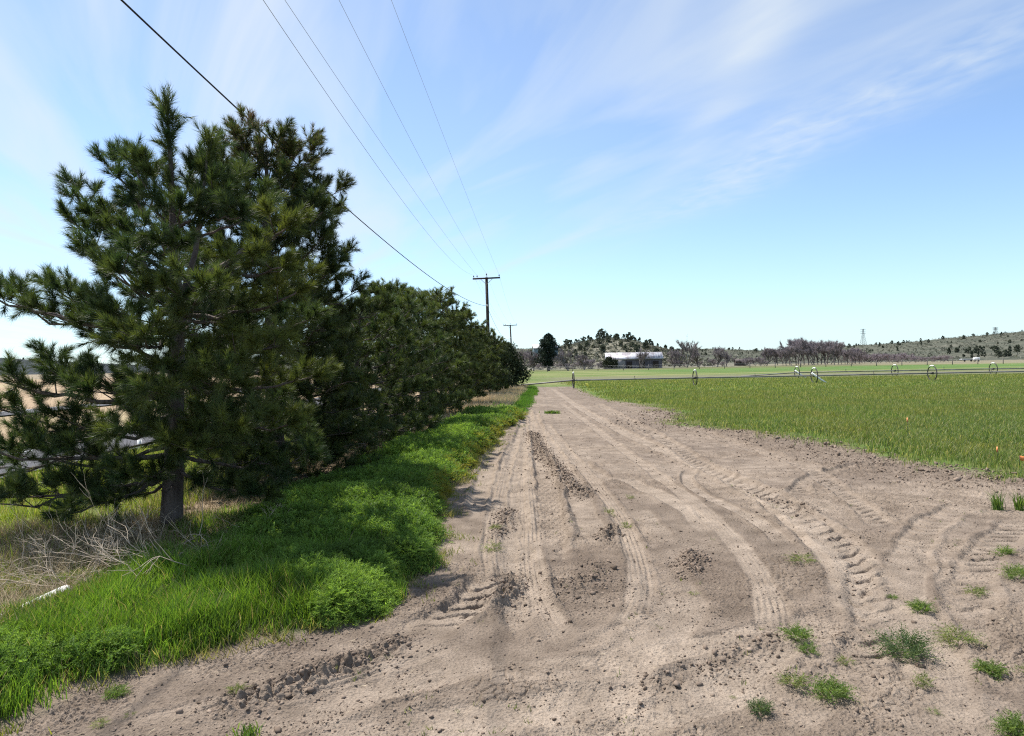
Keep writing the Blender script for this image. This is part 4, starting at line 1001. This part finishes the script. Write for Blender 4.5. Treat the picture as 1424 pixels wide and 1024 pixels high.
# marker flags
def flag(px, py, Y, h, sz, mat, label, ang):
    p = at(px, py, Y); z = gz(p[0], Y); t = empty('marker_flag', (p[0], Y, z)); tag(t, label, 'flag', 'marker flags in the crop')
    hh = p[2] - z; mb = MB(); mb.tube(np.array([[0, 0, -.05], [.01, 0, hh + sz * .5]]), .0035, 5); mb.build('wire_stem', M['rust'], t)
    n = 6; u = np.linspace(0, 1, n); ca, sa = cos(ang), sin(ang)
    V = []
    for k in (0, 1):
        V += [(.01 + ca * sz * 1.2 * a - sa * .02 * sin(a * 5), sa * sz * 1.2 * a + ca * .02 * sin(a * 5), hh + sz * (.5 - k) - .25 * sz * a) for a in u]
    V = np.array(V); i = np.arange(n - 1); Q = np.stack([i, i + 1, i + 1 + n, i + n], 1)
    o = mk('flag_sheet', V, [Q], mat, t, None, True); s = o.modifiers.new('thick', 'SOLIDIFY'); s.thickness = .002
flag(1262, 584, 17, .5, .11, M['orange'], 'orange marker flag farthest out in the green crop', 1.2)
flag(1387, 625, 13.2, .4, .10, M['orange'], 'upright orange marker flag near the right edge of the crop', 1.1)
flag(1417, 637, 12.6, .4, .09, M['orange'], 'drooping orange marker flag at the very right edge of the picture', .2)
flag(814, 535, 52, .4, .20, M['yellow'], 'yellow marker flag at the far corner of the crop near the first wheel', .2)

# ------------------------------------------------------------------ background: fence, barn, house
def wood_mat(name, c0, c1, sx):
    m, nt, b = new_mat(name); tc = nt.nodes.new('ShaderNodeTexCoord'); mp = nt.nodes.new('ShaderNodeMapping'); mp.inputs['Scale'].default_value = (sx, sx, .12)
    nt.links.new(tc.outputs['Object'], mp.inputs['Vector']); f, raw = noise_fac(nt, 2.2, 5, .35, .65, mp.outputs[0]); nt.links.new(mixc(nt, c0, c1, f), b.inputs['Base Color']); b.inputs['Roughness'].default_value = .9
    return m
barnw = wood_mat('weathered_boards', (.07, .066, .085), (.15, .14, .165), 1.5); palew = wood_mat('pale_boards', (.24, .23, .24), (.34, .33, .34), 1.5)
roofm, nt, b = new_mat('rusty_tin_roof'); f, _ = noise_fac(nt, .5, 5, .42, .58); nt.links.new(mixc(nt, (.50, .50, .53), (.30, .27, .28), f), b.inputs['Base Color']); b.inputs['Roughness'].default_value = .45; b.inputs['Metallic'].default_value = .15
def barn():
    Y = 272; p = at(881, 505, Y); bz = -.3; rot = radians(-6); t = empty('barn', (p[0], Y, bz), rot); tag(t, 'long weathered dark wood barn with a pale tin roof', 'barn')
    L, D, h, rh = 21.5, 9.0, 4.1, 2.3; mb = MB()
    x, y = L / 2, D / 2
    V = [(-x, -y, 0), (x, -y, 0), (x, y, 0), (-x, y, 0), (-x, -y, h), (x, -y, h), (x, y, h), (-x, y, h), (-x, 0, h + rh), (x, 0, h + rh)]
    mb.add(V, [[0, 1, 5, 4], [2, 3, 7, 6]], None); mb.add(V, [[3, 0, 4, 7], [1, 2, 6, 5]], [[4, 8, 7], [5, 6, 9]]); mb.build('wall', barnw, t)
    for sg in (-1, 1):
        rm = MB(); a = math.atan2(rh, y); l = math.hypot(rh, y) + .7; ym = sg * (y / 2 + .25); zm = h + rh / 2 - .1
        rm.box((0, ym, zm + .09), (L + 1.0, l, .1), rx=-sg * a)
        for k in range(24): rm.box((-L / 2 - .3 + k * (L + .6) / 23, ym, zm + .15), (.06, l, .05), rx=-sg * a)
        rm.build('roof', roofm, t)
    pm = MB(); pm.box((-x + 5.3, -y - .03, h / 2), (3.6, .06, h - .1)); pm.build('pale_panel', palew, t)
    for cx in (-2.0, 3.0, 8.2):
        dm = MB(); dm.box((cx, -y - .04, 1.5), (2.2, .08, 3.0)); dm.box((cx, -y - .1, 1.5), (.12, .05, 2.9)); dm.build('door', M['pole'], t)
    em = MB(); em.box((0, -y - .42, h - .28), (L + .9, .06, .22)); em.build('fascia', palew, t)
barn()
def house():
    Y = 345; p = at(758, 487, Y); bz = float(hC(np.array([p[0]]), np.array([float(Y)]))[0]) - .8; t = empty('house', (p[0], Y, bz), radians(4)); tag(t, 'small blue-grey house with a white roof half hidden behind the dark conifer', 'house')
    top = at(758, 480, Y)[2] - bz; h = top - 1.6; L, D = 12.0, 7.0; x, y = L / 2, D / 2; V = [(-x, -y, 0), (x, -y, 0), (x, y, 0), (-x, y, 0), (-x, -y, h), (x, -y, h), (x, y, h), (-x, y, h), (-x, 0, h + 1.6), (x, 0, h + 1.6)]
    mb = MB(); mb.add(V, [[0, 1, 5, 4], [2, 3, 7, 6], [3, 0, 4, 7], [1, 2, 6, 5]], [[4, 8, 7], [5, 6, 9]]); mb.build('wall', plain('blue_grey_siding', (.16, .22, .24), .8, 0, .15, 2), t)
    for sg in (-1, 1):
        rm = MB(); a = math.atan2(1.6, y); rm.box((0, sg * (y / 2 + .2), h + .8 + .02), (L + .8, math.hypot(1.6, y) + .6, .12), rx=-sg * a); rm.build('roof', M['white'], t)
    for cx in (-3.5, 0, 3.5):
        wm = MB(); wm.box((cx, -y - .03, h * .6), (1.2, .06, 1.1)); wm.build('window', plain('dark_pane', (.03, .035, .04), .15, 0, .1), t)
house()
def shed(px, py, Y, w, h, label, mat):
    p = at(px, py, Y); t = empty('shed', (p[0], Y, -.3)); tag(t, label, 'shed'); mb = MB(); mb.box((0, 0, h / 2), (w, w * .7, h)); mb.build('wall', mat, t)
    rm = MB(); rm.box((0, -w * .2, h + .35), (w * 1.15, w * .5, .12), rx=.6); rm.box((0, w * .2, h + .35), (w * 1.15, w * .5, .12), rx=-.6); rm.build('roof', plain('shingle', (.10, .085, .08), .9), t)
    dm = MB(); dm.box((0, -w * .35 - .03, h * .42), (w * .3, .06, h * .84)); dm.build('door', M['pole'], t)
shed(1029, 508, 300, 4.2, 2.4, 'small dark brown shed standing between the bare trees right of the barn', M['pole'])
def fence():
    # wire fence along the near side of the barn meadow
    Y = 205; t = empty('wire_fence', (0, Y, 0)); tag(t, 'wire fence of thin wooden posts crossing the meadow in front of the barn', 'fence')
    xs = np.arange(3, 150, 7.6)
    for k, x in enumerate(xs):
        hh = 1.5 + .25 * random.random(); mb = MB(); mb.tube(np.array([[x, 0, -.3], [x + random.uniform(-.06, .06), 0, hh]]), .11, 6); mb.build('post', M['greybark'], t)
    for z in (.5, .95, 1.35):
        mb = MB(); mb.tube(np.array([[xs[0], 0, z], [xs[-1], 0, z]]), .012, 4); mb.build('wire', M['galv'], t)
fence()
# white tank and dark trailer at the far right
p = at(1358, 506, 330); t = empty('storage_tank', (p[0], 330, -.1)); tag(t, 'small white storage tank beyond the field at the far right', 'tank')
mb = MB(); mb.tube(np.array([[-1.5, 0, 1.2], [-1.3, 0, 1.2], [1.3, 0, 1.2], [1.5, 0, 1.2]]), [.4, .75, .75, .4], 14); mb.build('tank_shell', M['white'], t, True)
for sx in (-.9, .9):
    mb = MB(); mb.box((sx, 0, .30), (.25, 1.1, .66)); mb.build('leg', M['rust'], t)
p = at(1344, 506, 332); t = empty('flatbed_trailer', (p[0], 332, -.1)); tag(t, 'grey flat trailer parked left of the white tank', 'trailer')
mb = MB(); mb.box((0, 0, 1.1), (5.5, 2.2, .5)); mb.build('bed', M['galv'], t)
for sx in (-1.6, 1.6):
    mb = MB(); mb.tube(np.array([[sx, -1.2, .45], [sx, -.95, .45]]), .45, 12); mb.build('wheel', M['cable'], t)

# transmission towers on the ridge
def pylon(px, ytop, Y, label):
    x = (px - CX) / F * Y; z = float(hR(np.array([x]), np.array([float(Y)]))[0]); H = at(px, ytop, Y)[2] - z; t = empty('transmission_tower', (x, Y, z - .5)); tag(t, label, 'transmission tower', 'steel towers on the ridge'); mb = MB()
    def leg(f): return 3.4 * (1 - f) ** 1.3 + .45
    for sx in (-1, 1):
        for sy in (-1, 1): mb.tube(np.array([[sx * leg(f), sy * leg(f), H * f] for f in np.linspace(0, 1, 8)]), .14, 4)
    for k in range(9):
        a, b_ = k / 9, (k + 1) / 9
        for sy in (-1, 1):
            mb.tube(np.array([[-leg(a), sy * leg(a), H * a], [leg(b_), sy * leg(b_), H * b_]]), .08, 4); mb.tube(np.array([[leg(a), sy * leg(a), H * a], [-leg(b_), sy * leg(b_), H * b_]]), .08, 4)
            mb.tube(np.array([[sy * leg(a), -leg(a), H * a], [sy * leg(b_), leg(b_), H * b_]]), .08, 4)
    mb.build('lattice_mast', M['rust'], t)
    for f in (.74, .86, .97):
        cm = MB(); cm.tube(np.array([[-4.2, 0, H * f], [0, 0, H * f + .5], [4.2, 0, H * f]]), .13, 4); cm.tube(np.array([[-4.2, 0, H * f], [4.2, 0, H * f]]), .10, 4); cm.build('crossarm', M['rust'], t)
pylon(1201, 457, 985, 'taller-looking steel lattice tower on the lower middle of the ridge')
pylon(1385, 455, 985, 'steel lattice tower at the right, on the higher end of the ridge')
x = (956 - CX) / F * 300; z = 0.0; Hm = at(956, 464, 300)[2]; t = empty('radio_mast', (x, 300, z)); tag(t, 'thin mast poking up above the bare tree right of the barn', 'mast')
mb = MB(); mb.tube(np.array([[0, 0, 0], [0, 0, Hm]]), [.10, .05], 5); mb.build('pole', M['galv'], t)
mb = MB(); mb.tube(np.array([[-.5, 0, Hm - .6], [.5, 0, Hm - .6]]), .04, 4); mb.tube(np.array([[-.35, 0, Hm - 1.2], [.35, 0, Hm - 1.2]]), .04, 4); mb.build('antenna', M['galv'], t)

# ------------------------------------------------------------------ bare trees
def bare_mesh(seed, H, spread, nmain, twigw, n_tw, trunk_r, vase=.6):
    r = np.random.default_rng(seed); mb = MB(); tips = []
    def grow(p, d, l, rr, lev):
        k = 4; P = [p]
        for i in range(k):
            d = unit(d + r.normal(size=3) * .13 + [0, 0, .05]); P.append(P[-1] + d * l / k)
        mb.tube(np.array(P), np.linspace(rr, rr * .6, k + 1), 5 if lev > 1 else 4, False)
        if lev == 0: tips.append((P[-1], d, l)); tips.append((P[2], d, l)); return
        for j in range(r.integers(2, 5)):
            q = P[r.integers(2, k + 1)]; grow(q, unit(d + r.normal(size=3) * vase + [0, 0, .15]), l * r.uniform(.55, .8), rr * .55, lev - 1)
    for j in range(nmain):
        a = r.uniform(0, 6.28); grow(np.array([0, 0, H * .12 * (j > 0)]), unit(np.array([cos(a) * spread, sin(a) * spread, 1.0])), H * .36, trunk_r * (1 if j == 0 else .7), 3)
    n = n_tw; T = [tips[i] for i in r.integers(0, len(tips), n)]
    p = np.array([t[0] for t in T]); d = np.array([t[1] for t in T]) + r.normal(size=(n, 3)) * .6 + [0, 0, .2]; d /= np.linalg.norm(d, axis=1, keepdims=True); l = H * r.uniform(.05, .16, n)
    p = p - d * (l * r.random(n))[:, None] * .5
    s = np.cross(d, r.normal(size=(n, 3))); s /= np.linalg.norm(s, axis=1, keepdims=True); s *= twigw
    V = np.stack([p - s, p + s, p + d * l[:, None]], 1).reshape(-1, 3)
    return mb, V, np.arange(n * 3).reshape(-1, 3)
def bare_tree(seed, px, py, Y, H, label, n_tw=2600, tw=.022, spread=.35, nmain=3, tr=.25, mat='twig', group='bare leafless trees', name='bare_tree', x=None, z=None, rz=0, vase=.45):
    x = at(px, py, Y)[0] if x is None else x; z = (-.15 if z is None else z)
    mb, V, T = bare_mesh(seed, H * .92, spread, nmain, tw, n_tw, tr, vase); A = np.concatenate(mb.V); f = H / max(V[:, 2].max(), 1e-3)
    t = empty(name, (x, Y, z), rz); tag(t, label, 'tree' if name == 'bare_tree' else 'shrub', group)
    mb.V = [v * f for v in mb.V]; mb.build('trunk', M['greybark'], t); mk('crown', V * f, [T], M[mat], t)
    return t
def Hpx(px, ytop, Y): return at(px, ytop, Y)[2] + .15
leaf_tree('conifer_tree', 61, Hpx(763, 463, 232), 4.6, .45, (.026, .038, .028), 170, 46, .30, 'tall dark conifer standing alone left of the barn', 'tree', (at(763, 500, 232)[0], 232, -.1), None, .16, .62, 9)
bare_tree(62, 790, 500, 228, Hpx(790, 478, 228), 'bare tree forking low, beside the tall dark conifer', 3000, .022, .4, 3, .3)
leaf_tree('juniper_shrub', 63, 4.6, 3.6, .3, (.035, .042, .026), 70, 40, .30, 'dark round evergreen bush at the left end of the barn', 'shrub', (at(847, 505, 262)[0], 262, -.2), None, .02, .4)
for k, (px, yt, Y, lab) in enumerate([(893, 484, 262, 'bare tree standing in front of the barn roof'),
        (938, 482, 280, 'bare tree standing just right of the barn, left of the tallest one'), (955, 471, 262, 'tall bare tree with a dark trunk right of the barn'), (971, 484, 275, 'low bare tree leaning against the tall one right of the barn'), (997, 481, 268, 'wide bare tree with a dark trunk base in the gap right of the barn'),
        (1010, 487, 285, 'smaller bare tree at the right side of the wide one'), (1066, 482, 290, 'slender bare tree alone between the shed and the purple grove'), (742, 488, 235, 'pale bare shrub tree behind the end of the pine row'), (727, 484, 240, 'pale bare tree left of the conifer, close to the farther power pole'),
        (812, 492, 250, 'low pale bare thicket tree on the slope foot between conifer and barn')]):
    bare_tree(70 + k, px, 505, Y, Hpx(px, yt, Y) * 1.04, lab, 4200, .030, .55, 4, .24)
GROVE = [bare_tree(90 + k, 1090, 505, 300, 9.5, '', 4800, .034, .28, 4, .17, 'twig', 'bare trees of the purple grove', vase=.35) for k in range(3)]
spots = []
for k in range(26):
    px = 1076 + (1196 - 1076) * (k + .5) / 26 + random.uniform(-2, 2); Y = 285 + random.uniform(-12, 40); yt = 486 - 11 * math.exp(-((px - 1112) / 14) ** 2) - 10 * math.exp(-((px - 1145) / 24) ** 2) + random.uniform(-1, 4); spots.append((px, Y, yt))
for k, (px, Y, yt) in enumerate(spots):
    o = GROVE[k] if k < 3 else dup(GROVE[k % 3]); s = Hpx(px, yt, Y) / 9.5 * 1.18; o.location = (at(px, 505, Y)[0], Y, -.15); o.scale = (s, s, s); o.rotation_euler = (0, 0, random.uniform(0, 6.28))
    o['label'] = 'leafless purplish tree in the dense grove at the field end'
# pinkish willow thicket
WIL = [bare_tree(120 + k, 1200, 505, 320, 4.4, '', 1500, .03, .9, 6, .06, 'pinktwig', 'pinkish willow shrubs', 'willow_shrub', vase=.5) for k in range(3)]
for k in range(30):
    px = 1178 + 142 * (k + .5) / 30 + random.uniform(-2, 2); Y = 330 + random.uniform(-8, 14); o = WIL[k] if k < 3 else dup(WIL[k % 3])
    o.location = (at(px, 505, Y)[0], Y, -.2); s = random.uniform(.75, 1.15) * (.8 if px > 1270 else 1.15); o.scale = (s * 1.3, s * 1.3, s); o.rotation_euler = (0, 0, random.uniform(0, 6.28)); o['label'] = 'pinkish leafless willow shrub in the low thicket below the right hill'
# grey leafless scrub at the foot of the middle hill
SCR = [bare_tree(130 + k, 800, 505, 280, 4.0, '', 1500, .035, .9, 6, .06, 'twig', 'grey scrub at the hill foot', 'bare_shrub', vase=.5) for k in range(2)]
for k in range(34):
    px = random.choice([random.uniform(724, 842), random.uniform(724, 842), random.uniform(924, 1075)]); Y = random.uniform(262, 292); o = SCR[k] if k < 2 else dup(SCR[k % 2]); s = random.uniform(.6, 1.2)
    o.location = (at(px, 505, Y)[0], Y, -.2); o.scale = (s * 1.3, s * 1.3, s); o.rotation_euler = (0, 0, random.uniform(0, 6.28)); o['label'] = 'low grey leafless shrub at the foot of the middle hill'

# junipers on the hills
def juniper_proto(seed, H, rad, hue, n=34, per=26, size=.34, conic=.6):
    return leaf_tree('juniper_tree', seed, H, rad, .2, hue, n, per, size, '', 'tree', (0, 0, 0), None, .04, conic)
JP = [juniper_proto(140, 6, 2.4, (.070, .086, .058)), juniper_proto(141, 5, 2.6, (.088, .10, .07), conic=.4), juniper_proto(142, 7, 2.0, (.062, .078, .054), conic=.75)]
first = [True] * 3
def put_tree(x, Y, z, H, label, group, k):
    o = JP[k] if first[k] else dup(JP[k]); first[k] = False; b = (6, 5, 7)[k]; s = H / b
    o.location = (x, Y, z - .25); o.scale = (s * random.uniform(.85, 1.25), s * random.uniform(.85, 1.25), s); o.rotation_euler = (0, 0, random.uniform(0, 6.28)); o['label'] = label; o['group'] = group
def onhill(fn, px, Y): x = (px - CX) / F * Y; return x, float(fn(np.array([x]), np.array([float(Y)]))[0])
for k, (px, h) in enumerate([(772, 4.5), (788, 6), (795, 5), (802, 4.5), (812, 5), (819, 6), (832, 6.5), (838, 8.5), (845, 6.5), (850, 4.5), (859, 5), (868, 6.5), (875, 7.5), (881, 5.5), (890, 5), (900, 4), (905, 5), (915, 4.5), (926, 5), (934, 4.5), (948, 4)]):
    Y = 425 + random.uniform(-18, 10); x, z = onhill(hC, px, Y); put_tree(x, Y, z, h * .82, 'dark juniper on the skyline of the middle hill', 'junipers along the middle hilltop', k % 3)
for k in range(72):
    px = random.uniform(735, 950); Y = random.uniform(305, 415); x, z = onhill(hC, px, Y); put_tree(x, Y, z, random.uniform(1.8, 4.2), 'juniper dotted over the pale slope of the middle hill', 'junipers on the middle slope', k % 3)
for k in range(150):
    px = random.uniform(960, 1470); t = random.random(); Y = 450 + 545 * t; x, z = onhill(hR, px, Y); put_tree(x, Y, z, random.uniform(1.8, 3.6) * (1 + .5 * (t > .5)), 'dark juniper dotted over the long right-hand sagebrush hill', 'junipers on the right-hand hill', k % 3)
for k in range(22):
    px = 1318 + 100 * random.random() ** .8; Y = random.uniform(455, 540); x, z = onhill(hR, px, Y); put_tree(x, Y, z, random.uniform(3.2, 5.5), 'larger juniper in the dark clump at the foot of the right-hand hill', 'juniper clump at the hill foot', k % 3)
for k in range(30):
    px = random.uniform(-20, 420); Y = random.uniform(1350, 1990); x, z = onhill(hL, px, Y); put_tree(x, Y, z, random.uniform(5, 9), 'distant tree speck on the blue-grey hill behind the left road', 'trees on the far left hill', k % 3)
def sage():
    r = np.random.default_rng(9); C = []; R = []
    for fn, a, b, y0, y1, n, s in ((hC, 700, 990, 290, 440, 2300, .8), (hR, 640, 1480, 435, 1010, 4200, 1.3)):
        px = r.uniform(a, b, n); Y = r.uniform(y0, y1, n); x = (px - CX) / F * Y; C.append(np.stack([x, Y, fn(x, Y) + s * .35], 1)); R.append(s * r.uniform(.5, 1.2, n))
    C = np.concatenate(C); V, T, c = clumps(r, C, np.concatenate(R), 9, .55, (.155, .155, .122), .5); o = mk('sagebrush', V, [T], M['scrub'], None, c); tag(o, 'grey-green sagebrush covering the slopes of the hills', 'sagebrush', kind='stuff')
sage()

# ------------------------------------------------------------------ light, sky, camera
SUN_AZ, SUN_EL = radians(-50), radians(58)                    # azimuth from the view direction (+Y), to the left
sd = np.array([sin(SUN_AZ) * cos(SUN_EL), cos(SUN_AZ) * cos(SUN_EL), sin(SUN_EL)])
from mathutils import Vector, Matrix
L = bpy.data.lights.new('sun', 'SUN'); L.energy = 5.0; L.angle = radians(.6); L.color = (1, .955, .89)
lo = bpy.data.objects.new('sun', L); lo.rotation_euler = Vector(-sd).to_track_quat('-Z', 'Y').to_euler(); link(lo)
W = bpy.data.worlds.new('World'); SC.world = W; W.use_nodes = True; nt = W.node_tree
bg = nt.nodes['Background']; bg.inputs['Strength'].default_value = .135
sk = nt.nodes.new('ShaderNodeTexSky'); sk.sky_type = 'NISHITA'; sk.sun_disc = False; sk.sun_elevation = SUN_EL; sk.sun_rotation = SUN_AZ
sk.altitude = 1200; sk.air_density = 1.0; sk.dust_density = .15; sk.ozone_density = 2.6
# thin high cloud: streaks lying on a level far above, all drawn in one direction
tc = nt.nodes.new('ShaderNodeTexCoord'); sep = nt.nodes.new('ShaderNodeSeparateXYZ'); nt.links.new(tc.outputs['Generated'], sep.inputs[0])
def mth(op, a, b=None, clamp=False):
    n = nt.nodes.new('ShaderNodeMath'); n.operation = op; n.use_clamp = clamp
    for i, v in enumerate((a, b)):
        if v is None: continue
        if hasattr(v, 'links'): nt.links.new(v, n.inputs[i])
        else: n.inputs[i].default_value = v
    return n.outputs[0]
zz = mth('MAXIMUM', sep.outputs[2], .02); X = mth('DIVIDE', sep.outputs[0], zz); Yc = mth('DIVIDE', sep.outputs[1], zz)
u = mth('ADD', mth('MULTIPLY', X, .38), mth('MULTIPLY', Yc, -.925)); v = mth('ADD', mth('MULTIPLY', X, .925), mth('MULTIPLY', Yc, .38))
def cn(us, vs, scale, detail, dist, lo_, hi_):
    cb = nt.nodes.new('ShaderNodeCombineXYZ'); nt.links.new(mth('MULTIPLY', u, us), cb.inputs[0]); nt.links.new(mth('MULTIPLY', v, vs), cb.inputs[1])
    n = nt.nodes.new('ShaderNodeTexNoise'); n.inputs['Scale'].default_value = scale; n.inputs['Detail'].default_value = detail; n.inputs['Distortion'].default_value = dist; nt.links.new(cb.outputs[0], n.inputs['Vector'])
    m = nt.nodes.new('ShaderNodeMapRange'); m.inputs[1].default_value = lo_; m.inputs[2].default_value = hi_; nt.links.new(n.outputs['Fac'], m.inputs[0]); return m.outputs[0]
def band(c, w):
    d = mth('DIVIDE', mth('SUBTRACT', v, c), w); return mth('POWER', 2.718, mth('MULTIPLY', mth('MULTIPLY', d, d), -1.0))
st = cn(.35, 1.5, 1.6, 8, .6, .36, .70); rip = cn(1.6, 2.6, 3.5, 6, .4, .30, .75)
def gauss(d): return mth('POWER', 2.718, mth('MULTIPLY', mth('MULTIPLY', d, d), -1.0))
c1 = mth('SUBTRACT', 2.65, mth('MULTIPLY', mth('POWER', 2.718, mth('MULTIPLY', u, .6)), 3.0))          # narrow curved streak
wv = cn(.8, .8, 1.3, 3, 0, 0, 1)
d1 = mth('ADD', mth('SUBTRACT', v, c1), mth('MULTIPLY', mth('SUBTRACT', wv, .5), .35))
b1 = mth('MULTIPLY', gauss(mth('DIVIDE', d1, .11)), mth('ADD', mth('MULTIPLY', st, .34), .16))
soft = mth('MULTIPLY', gauss(mth('DIVIDE', mth('SUBTRACT', d1, .30), .55)), mth('ADD', mth('MULTIPLY', st, .13), .06))
c2 = mth('ADD', 2.30, mth('MULTIPLY', mth('DIVIDE', mth('SUBTRACT', -2.2, u), 1.2, True), .42))        # broad rippled band
d2 = mth('ADD', mth('SUBTRACT', v, c2), mth('MULTIPLY', mth('SUBTRACT', wv, .5), .25))
b2 = mth('MULTIPLY', mth('MULTIPLY', gauss(mth('DIVIDE', d2, .26)), mth('ADD', mth('MULTIPLY', rip, .58), .06)), mth('SUBTRACT', 1.0, mth('DIVIDE', mth('SUBTRACT', -3.0, u), 2.0, True)))
left = mth('SUBTRACT', 1.0, mth('MULTIPLY', mth('ADD', v, -1.2), .8, True), True)
b3 = mth('MULTIPLY', mth('ADD', mth('MULTIPLY', cn(.30, 1.3, .9, 8, 1.4, .42, .66), .75), .16), left)
mask = mth('ADD', mth('ADD', b1, soft), mth('ADD', b2, b3), True)
fade = nt.nodes.new('ShaderNodeMapRange'); fade.inputs[1].default_value = .02; fade.inputs[2].default_value = .14; nt.links.new(sep.outputs[2], fade.inputs[0])
mask = mth('MULTIPLY', mask, fade.outputs[0], True)
cm = nt.nodes.new('ShaderNodeMix'); cm.data_type = 'RGBA'; nt.links.new(mth('MULTIPLY', mask, .78), cm.inputs[0]); nt.links.new(sk.outputs[0], cm.inputs[6]); cm.inputs[7].default_value = (3.9, 4.25, 4.5, 1)
hz = mth('MULTIPLY', mth('POWER', 2.718, mth('MULTIPLY', zz, -10.0)), .75)
hm = nt.nodes.new('ShaderNodeMix'); hm.data_type = 'RGBA'; nt.links.new(hz, hm.inputs[0]); nt.links.new(cm.outputs[2], hm.inputs[6]); hm.inputs[7].default_value = (2.15, 3.3, 4.05, 1)
nt.links.new(hm.outputs[2], bg.inputs['Color'])

cam = bpy.data.cameras.new('camera'); cam.sensor_width = 36; cam.lens = 36 * F / 1424; cam.clip_end = 20000; cam.clip_start = .05
co = bpy.data.objects.new('camera', cam); link(co)
Mx = Matrix(((RT[0], UP[0], -FW[0], 0), (RT[1], UP[1], -FW[1], 0), (RT[2], UP[2], -FW[2], CAMH), (0, 0, 0, 1))); co.matrix_world = Mx
SC.camera = co
SC.render.engine = 'CYCLES'
SC.view_settings.view_transform = 'Standard'; SC.view_settings.look = 'None'; SC.view_settings.exposure = 0.65; SC.view_settings.gamma = 1
SC.cycles.max_bounces = 6; SC.cycles.diffuse_bounces = 3; SC.cycles.transmission_bounces = 4; SC.cycles.use_denoising = False; SC.cycles.filter_width = 1.15
